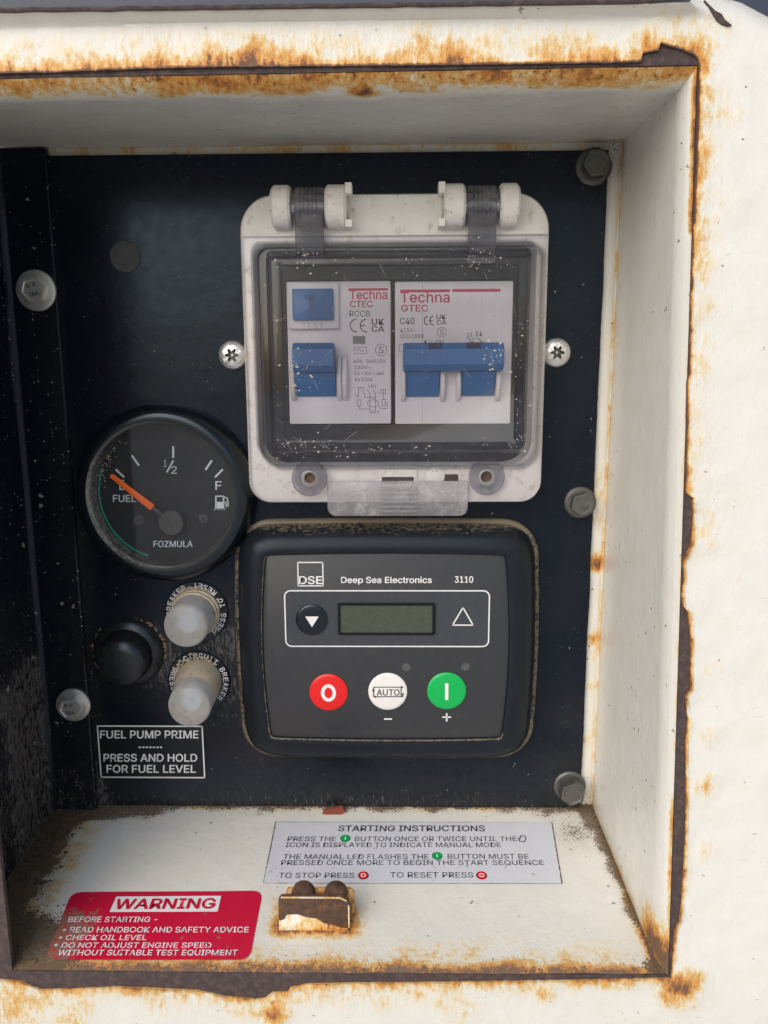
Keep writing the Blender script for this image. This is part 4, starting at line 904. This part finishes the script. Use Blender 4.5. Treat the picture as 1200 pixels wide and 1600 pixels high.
m = MB(); k = 40; o1 = [(x + 2.55 * math.cos(6.2832 * i / k) * .98, z + 3.05 * math.sin(6.2832 * i / k)) for i in range(k)]; o2 = [(x + 1.35 * math.cos(6.2832 * i / k), z + 1.85 * math.sin(6.2832 * i / k)) for i in range(k)]
m.add([(a, YC - .86, b) for a, b in o1 + o2], [(i, (i + 1) % k, k + (i + 1) % k, k + i) for i in range(k)]); m.build('zero_mark', M['wprint'], face)
bt, x, z, R = dome('auto_button', 590, 674, 73, M['bwh'])
m = MB(); Dt(m, 'AUTO', 549, 665, 634, 688, .02, YC - .88); yy = YC - .88
DD = lambda a, b: D(a, b, yy); m.stroke([DD(545, 657), DD(640, 657), DD(640, 680)], .3, yy); m.stroke([DD(646, 686), DD(646, 692), DD(545, 693)], .3, yy); m.stroke([DD(537, 693), DD(537, 670)], .3, yy); m.stroke([DD(537, 670), DD(537, 658), DD(545, 657)], .3, yy); m.stroke([DD(640, 680), DD(640, 692)], .3, yy)
for tri in (((640, 652), (650, 657), (640, 662)), ((641, 680), (651, 680), (646, 690)), ((530, 672), (542, 672), (536, 662)), ((546, 688), (546, 698), (536, 693))): m.add([(a, yy, b) for a, b in (DD(*t) for t in tri)], [(0, 1, 2)])
m.build('auto_lettering', M['grey'], face)
bt, x, z, R = dome('start_button', 811, 672, 73, M['bgreen']); m = MB(); m.quad(x - .55, x + .55, z - 2.9, z + 2.9, YC - .88); m.build('one_mark', M['wprint'], face)
m = MB()
for a, b in ((659, 582), (881, 580)): p = D(a, b); m = MB(); m.disc(p[0], p[1], 1.35, YC - .05); m.build('indicator_lamp', plain('unlit_lamp', (.09, .09, .09), .3), face)

# ------------------------------------------------------------------ rubber push button and the two reset buttons
x, z = P(199, 1021, -2); pb = thing('push_button', 'round black rubber push button below the fuel gauge', 'push button', (x, 0, z))
m = MB(); m.lathe(x, z, [(12.0, 0), (12.2, -.8), (11.4, -2.4), (10.2, -3.2), (9.2, -3.6), (8.8, -3.3)], 64); m.build('collar', M['rubber'], pb, 40)
x2, z2 = P(190, 1036, -9)
m = MB(); m.loft([(circ(x, z, 8.6, 64), -3.3), (circ(lerp(x, x2, .4), lerp(z, z2, .4), 8.5, 64), -7.0), (circ(lerp(x, x2, .7), lerp(z, z2, .7), 8.0, 64), -9.4), (circ(x2, z2, 7.0, 64), -10.6), (circ(x2, z2, 5.0, 64), -11.1), (circ(x2, z2, 1.5, 64), -11.3)]); m.build('cap', M['rubber'], pb, 50)
m = MB()
for k in range(90):
    a = random.uniform(0, 6.283); r = 12.1 + random.uniform(-.1, .5)
    if math.sin(a * 2 + 1) + random.uniform(-1, .6) < .1: continue
    t = MB(); cx_, cz_ = x + r * math.cos(a), z + r * math.sin(a); h = random.uniform(.35, 1.1)
    m.add([(cx_ + h * math.cos(q), 0, cz_ + h * math.sin(q)) for q in (0, 1.6, 3.1, 4.7)] + [(cx_, -h, cz_)], [(0, 1, 4), (1, 2, 4), (2, 3, 4), (3, 0, 4)])
m.build('dirt_crust', plain('tan_crust', (.30, .20, .13), .95, var=.4), pb, 20)
def arc_text(mb, body, cx, cz, r, h, a0, a1, inward, y):
    cs = [c for c in body]; k = len(cs)
    for i, c in enumerate(cs):
        if c == ' ': continue
        a = math.radians(lerp(a0, a1, (i + .5) / k)); wl = abs(math.radians(a1 - a0)) * r / k * .72
        if c == 'I': wl *= .3
        rad = Vector((math.cos(a), math.sin(a))); up = -rad if inward else rad; rt = Vector((up.y, -up.x))
        o = Vector((cx, cz)) + rad * r; TLv = o - rt * wl / 2 + up * h / 2; TRv = o + rt * wl / 2 + up * h / 2; BLv = o - rt * wl / 2 - up * h / 2
        letters(mb, c, (TLv.x, y, TLv.y), (TRv.x, y, TRv.y), (BLv.x, y, BLv.y), .02)
def reset_button(label, bx, by, fx, fy, length, rot, dusty):
    x, z = P(bx, by, -.5); t = thing('reset_button', label, 'reset button', (x, 0, z), 'circuit breaker reset buttons')
    m = MB(); m.lathe(x, z, [(10.9, 0), (10.9, -.35), (10.6, -.6)], 64); disc_ = m.build('label_disc', M['bezel'], t)
    m = MB(); arc_text(m, 'CIRCUIT BREAKER', x, z, 9.3, 1.75, 85 + rot, -85 + rot, False, -.68); arc_text(m, 'PRESS TO RESET', x, z, 9.3, 1.75, 110 + rot, 260 + rot, True, -.68); m.build('ring_lettering', M['wprint'], disc_)
    x2, z2 = P(fx, fy, -length); R = 37.5 * mmpp(-length)
    def at(k): return lerp(x, x2, k), lerp(z, z2, k)
    def seg(lst): return [(circ(*at(k), r, 56), -.6 - (length - .6) * k) for k, r in lst]
    m = MB(); m.loft(seg([(0, R + .9), (.10, R + .9), (.13, R + .5), (.22, R + .5), (.25, R + .1), (.30, R + .1)] if not dusty else [(0, R + .7), (.2, R + .5), (.45, R + .2), (.60, R + .05)]), False, False); m.build('skirt', M['frostd'], t, 40)
    k0 = .29 if not dusty else .59
    m = MB(); m.loft(seg([(k0, R + .05), (.8, R - .1), (.93, R - .15), (.975, R - .5), (1.0, R - 1.1), (1.003, .2)]), False, True); m.build('cap', M['frost'], t, 50)
    m = MB(); m.loft(seg([(.0, 3.6), (.70, 3.6), (.78, 3.2), (.80, .1)]), False, True); m.build('plunger', M['inner'], t, 40)  # plunger coloured blue for the sheen inside the cap
    m = MB()
    for q in range(70):
        a = random.gauss(math.radians(115), .7); r = R + .9 + abs(random.gauss(0, .5 if not dusty else .8)); h = random.uniform(.2, .6); cx_, cz_ = x + r * math.cos(a), z + r * math.sin(a)
        m.add([(cx_ + h * math.cos(w_), -.62, cz_ + h * math.sin(w_)) for w_ in (0, 1.6, 3.1, 4.7)] + [(cx_, -.62 - h, cz_)], [(0, 1, 4), (1, 2, 4), (2, 3, 4), (3, 0, 4)])
    m.build('dirt_crust', M['frostd'], t, 20)
reset_button('frosted clear reset button cap, upper of the two', 307, 956, 289, 980, 14, 195, False)
reset_button('frosted clear reset button cap with dusty skirt, lower of the two', 311, 1064, 295, 1106, 17, 38, True)

# ------------------------------------------------------------------ black pump label
lb = [P(a, b, -.2) for a, b in ((150, 1132), (318, 1132), (155, 1216))]
plb = thing('pump_label', 'black label with white border reading fuel pump prime', 'label', (lb[2][0], 0, lb[2][1]))
x0, x1, z1, z0 = lb[0][0], lb[1][0], lb[0][1], lb[2][1]
MB().slab(rrect(x0 - .2, x1 + .2, z0 - .2, z1 + .2, .3, 3), 0, -.3, .05).build('plate', M['sticker_black'], plb)
m = MB(); m.stroke([(x0 + .5, z0 + .5), (x1 - .5, z0 + .5), (x1 - .5, z1 - .5), (x0 + .5, z1 - .5), (x0 + .5, z0 + .5)], .5, -.36); m.build('border', M['wprint'], plb)
m = MB(); k = lambda body, a0, b0, a1, b1: letp(m, body, a0 / 3, 860 + b0 / 3, a1 / 3, 860 + b1 / 3, -.36, .03)
k('FUEL PUMP PRIME', 470, 845, 930, 881); k('PRESS AND HOLD', 486, 954, 924, 990); k('FOR FUEL LEVEL', 500, 1006, 918, 1042)
for i in range(7): p = P((650 + i * 16.5) / 3, 860 + 921 / 3, -.36); q = P((661 + i * 16.5) / 3, 860 + 925 / 3, -.36); m.quad(p[0], q[0], q[1] - .1, p[1] + .1, -.36)
m.build('lettering', M['wprint'], plb)

# ------------------------------------------------------------------ stickers on the tray floor
UPF = Vector((0, -KF, 1)).normalized() if False else Vector((0, -KF, 1)).normalized()
def FP(px, py, h): return PF(px, py) + UPF * (h + .6)
def floor_sheet(name, corners, r, mat, parent, h, dirtf, nn=40):
    Q = [PF(*c) for c in corners]            # TL TR BR BL
    m = MB(); V = []; Fs = []
    for j in range(nn + 1):
        for i in range(nn + 1):
            u, v = i / nn, j / nn
            p = Q[0].lerp(Q[1], u).lerp(Q[3].lerp(Q[2], u), v); V.append(p + UPF * (h + .6 + .10 * nz(p.x, p.y, 0, .08)))
    wu = (Q[1] - Q[0]).length; wv = (Q[3] - Q[0]).length
    for j in range(nn):
        for i in range(nn): Fs.append((j * (nn + 1) + i, j * (nn + 1) + i + 1, (j + 1) * (nn + 1) + i + 1, (j + 1) * (nn + 1) + i))
    if r:                                     # round the corners by pulling edge points onto the arc
        for idx in range(len(V)):
            j, i = divmod(idx, nn + 1); u, v = i / nn * wu, j / nn * wv
            cu = r if u < r else wu - r if u > wu - r else None; cv = r if v < r else wv - r if v > wv - r else None
            if cu is not None and cv is not None:
                d = math.hypot(u - cu, v - cv); mx = max(abs(u - cu), abs(v - cv))
                if d > 1e-6: s_ = mx / d; u, v = cu + (u - cu) * s_, cv + (v - cv) * s_
            uu, vv = u / wu, v / wv; p = Q[0].lerp(Q[1], uu).lerp(Q[3].lerp(Q[2], uu), vv); V[idx] = p + UPF * (h + .6 + .10 * nz(p.x, p.y, 0, .08))
    m.add(V, Fs); k = len(V)
    m.attr('dirt', dirtf); return m.build(name, mat, parent, 60)
def fl_text(mb, body, tl, tr, bl, h, bold=.012, shear=0): return letters(mb, body, FP(*tl, h), FP(*tr, h), FP(*bl, h), bold, shear)
o0 = PF(650, 1384); st = thing('instruction_sticker', 'white printed starting instructions sticker on the tray floor', 'sticker', tuple(o0))
floor_sheet('sheet', ((431, 1287), (862, 1288), (878, 1384), (412, 1383)), 0, M['paper'], st, .18, lambda p: .28 + .35 * max(0, nz(p.x, p.y, 3, .1)))
m = MB(); ec = [(431, 1287), (862, 1288), (878, 1384), (412, 1383)]
for (a, b), wd in (((ec[0], ec[3]), .32), ((ec[1], ec[2]), .3), ((ec[3], ec[2]), .14), ((ec[0], ec[1]), .1)):
    A, B = FP(*a, .2), FP(*b, .2); nn = 24; dd = (B - A).normalized().cross(UPF)
    for i in range(nn): p, q = A.lerp(B, i / nn), A.lerp(B, (i + 1) / nn); w_ = wd * (.55 + .45 * nz(i, wd * 9, 0, .7)); m.add([p + dd * w_, q + dd * w_, q - dd * w_, p - dd * w_], [(0, 1, 2, 3)])
m.build('grimy_edge', M['dirt'], st, 180)
W = lambda a, b: (400 + a / 2.449, 1270 + b / 2.45)
def row(mb, body, a0, a1, bt, bb, dl, bold=.006): return fl_text(mb, body, W(a0, bt), W(a1, bt), W(a0 - dl, bb), .30, bold)
m = MB(); row(m, 'STARTING INSTRUCTIONS', 318, 874, 57, 79, 4, .02)
row(m, 'PRESS THE', 124, 308, 99, 117, 5); row(m, 'BUTTON ONCE OR TWICE UNTIL THE', 380, 996, 99, 117, 3); row(m, 'ICON IS DISPLAYED TO INDICATE MANUAL MODE', 116, 935, 122, 140, 4)
row(m, 'THE MANUAL LED FLASHES THE', 107, 660, 167, 186, 4); row(m, 'BUTTON MUST BE', 733, 1041, 166, 185, 0); row(m, 'PRESSED ONCE MORE TO BEGIN THE START SEQUENCE', 99, 1098, 190, 210, 4)
row(m, 'TO STOP PRESS', 90, 377, 238, 258, 4); row(m, 'TO RESET PRESS', 514, 830, 236, 257, 1)
ic = [(1008, 118), (1003, 106), (1010, 108), (1011, 97), (1016, 95), (1018, 97), (1023, 95), (1027, 98), (1031, 99), (1032, 110), (1026, 119), (1008, 118)]
for a, b in zip(ic[:-1], ic[1:]):
    A, B = FP(*W(*a), .30), FP(*W(*b), .30); dd = (B - A).normalized(); sd_ = dd.cross(UPF) * .16; m.add([A + sd_, B + sd_, B - sd_, A - sd_], [(0, 1, 2, 3)])
m.build('lettering', M['grey'], st, 180)
def fdot(mb, a, b, r, r0=0, h=.28):
    c = FP(*W(a, b), h); k = 32; q = [(math.cos(6.2832 * i / k), math.sin(6.2832 * i / k)) for i in range(k)]; ey = Vector((0, 1, KF)).normalized()
    if r0: mb.add([c + Vector((r * x, 0, 0)) + ey * r * y for x, y in q] + [c + Vector((r0 * x, 0, 0)) + ey * r0 * y for x, y in q], [(i, (i + 1) % k, k + (i + 1) % k, k + i) for i in range(k)])
    else: mb.add([c + Vector((r * x, 0, 0)) + ey * r * y for x, y in q], [tuple(range(k))])
for a, b, mt in ((342, 106, 'bgreen'), (693, 173, 'bgreen'), (411, 248, 'bred'), (863, 248, 'bred')):
    m = MB(); fdot(m, a, b, 1.72, h=.27); m.build('printed_button_edge', M['dse'], st, 180)
    m = MB(); fdot(m, a, b, 1.5, h=.31); m.build('printed_button', M[mt], st, 180)
    m = MB()
    if mt == 'bgreen': c = FP(*W(a, b), .35); m.add([c + Vector((s1 * .16, s2 * .8, KF * s2 * .8)) for s1, s2 in ((-1, -1), (1, -1), (1, 1), (-1, 1))], [(0, 1, 2, 3)])
    else: fdot(m, a, b, .85, .5, h=.35)
    m.build('printed_mark', M['wprint'], st, 180)
o0 = PF(240, 1503); ws = thing('warning_sticker', 'red warning sticker with white lettering and mud on its left end', 'sticker', tuple(o0))
floor_sheet('sheet', ((113, 1397), (411, 1395), (390, 1503), (70, 1503)), 3.0, M['redst'], ws, .18, lambda p: .10 + .75 * sm(-78, -97, p.x + 5 * nz(p.x, p.y, 2, .2)) * sm(-40, -52, p.y))
U = lambda a, b: (60 + a / 3.333, 1380 + b / 3.336)
m = MB(); m.add([FP(*U(*q), .25) for q in ((408, 81), (953, 77), (934, 160), (371, 162))], [(0, 1, 2, 3)]); m.build('white_field', M['wprint'], ws, 180)
m = MB(); fl_text(m, 'WARNING', U(416, 96), U(925, 92), U(404, 148), .33, .05, .12); m.build('heading', M['redst'], ws, 180)
m = MB()
def wr(body, a0, a1, bt, bb, dl, rt=0): return fl_text(m, body, U(a0, bt), U(a1, bt + rt), U(a0 - dl, bb), .27, .02, .12)
wr('BEFORE STARTING -', 160, 622, 187, 215, 6); wr('READ HANDBOOK AND SAFETY ADVICE', 168, 1097, 240, 269, 6); wr('CHECK OIL LEVEL', 150, 566, 282, 309, 7); wr('DO NOT ADJUST ENGINE SPEED', 126, 902, 322, 350, 7); wr('WITHOUT SUITABLE TEST EQUIPMENT', 112, 1040, 360, 391, 8)
for a, b in ((138, 256), (118, 296), (94, 334)): c = FP(*U(a, b), .27); m.add([c + Vector((.5 * math.cos(.785 * i), .5 * math.sin(.785 * i), 0)) for i in range(8)], [tuple(range(8))])
m.build('lettering', M['wprint'], ws, 180)

# ------------------------------------------------------------------ rusty latch bracket standing on the tray
bl = PF(436, 1455); br = PF(546, 1455)
lt = thing('latch_bracket', 'small rusty striker bracket with peeling paint on the tray floor', 'bracket', ((bl.x + br.x) / 2, bl.y, floor_z(bl.y) + .6))
ybk = bl.y; xa, xb = bl.x, br.x; zz = floor_z(ybk) + .4
hgt = 10.6
lp = rrect(xa, xb, zz, zz + hgt, (2.2, 1.6, .2, .2), 6)
m = MB(); m.slab(lp, ybk + 1.6, ybk, .25); m.build('front_plate', M['rustb'], lt, 35)
pk = [(xa + .1, zz + .1), (xb - .15, zz + .1), (xb - .2, zz + .9), (xb - 1.5, zz + .9), (xb - 4.0, zz + 1.6), (xb - 7.2, zz + 2.4), (xb - 9.5, zz + 3.9), (xb - 12.5, zz + 4.3), (xb - 14.8, zz + 5.2), (xb - 18.0, zz + 5.1), (xb - 18.7, zz + 3.6), (xb - 20, zz + 3.1), (xa + .1, zz + 3.4)]
m = MB(); m.slab(pk, ybk + .05, ybk - .3, .1); m.attr('rust', lambda p: .24 + .35 * sm(xb - 12, xb - 2, p.x)); m.attr('dirt', lambda p: .1); m.build('peeling_paint', M['paint'], lt, 30)
m = MB(); m.tube([(xa + .8, ybk + .1, zz + hgt - .1), (xb - 2.6, ybk + .1, zz + hgt - .1), (xb - .8, ybk + .1, zz + hgt - 1.0), (xb - .1, ybk + .1, zz + hgt - 2.4), (xb - .05, ybk + .1, zz + 1.0)], .28, 6); m.attr('rust', lambda p: .30); m.attr('dirt', lambda p: .2); m.build('paint_rim', M['paint'], lt, 60)
m = MB(); m.slab(rrect(xa + 1.5, xb + 1.2, zz, zz + 9.4, (1.6, 1.2, .2, .2), 6), ybk + 6.4, ybk + 5.0, .25); m.attr('rust', lambda p: .58); m.attr('dirt', lambda p: .4); m.build('rear_plate', M['paint'], lt, 35)
m = MB(); m.box(xa + 2, xb - 1, ybk + 1.4, ybk + 5.2, zz, zz + 5.5); m.build('web', M['rustb'], lt)
for cx_ in (lerp(xa, xb, .33), lerp(xa, xb, .80)):
    m = MB(); m.lathe(cx_, zz + hgt - 1.9, [(3.2, ybk + 6.0), (3.5, ybk + 4.5), (3.45, ybk + 2.6), (2.9, ybk + 1.75), (1.5, ybk + 1.7), (1.3, ybk + 2.6)], 28); m.v = [(a + .15 * nz(a, b, c, .7), b, c + .15 * nz(c, b, a, .7)) for a, b, c in m.v]; m.build('bolt_lug', M['rustb'], lt, 50)
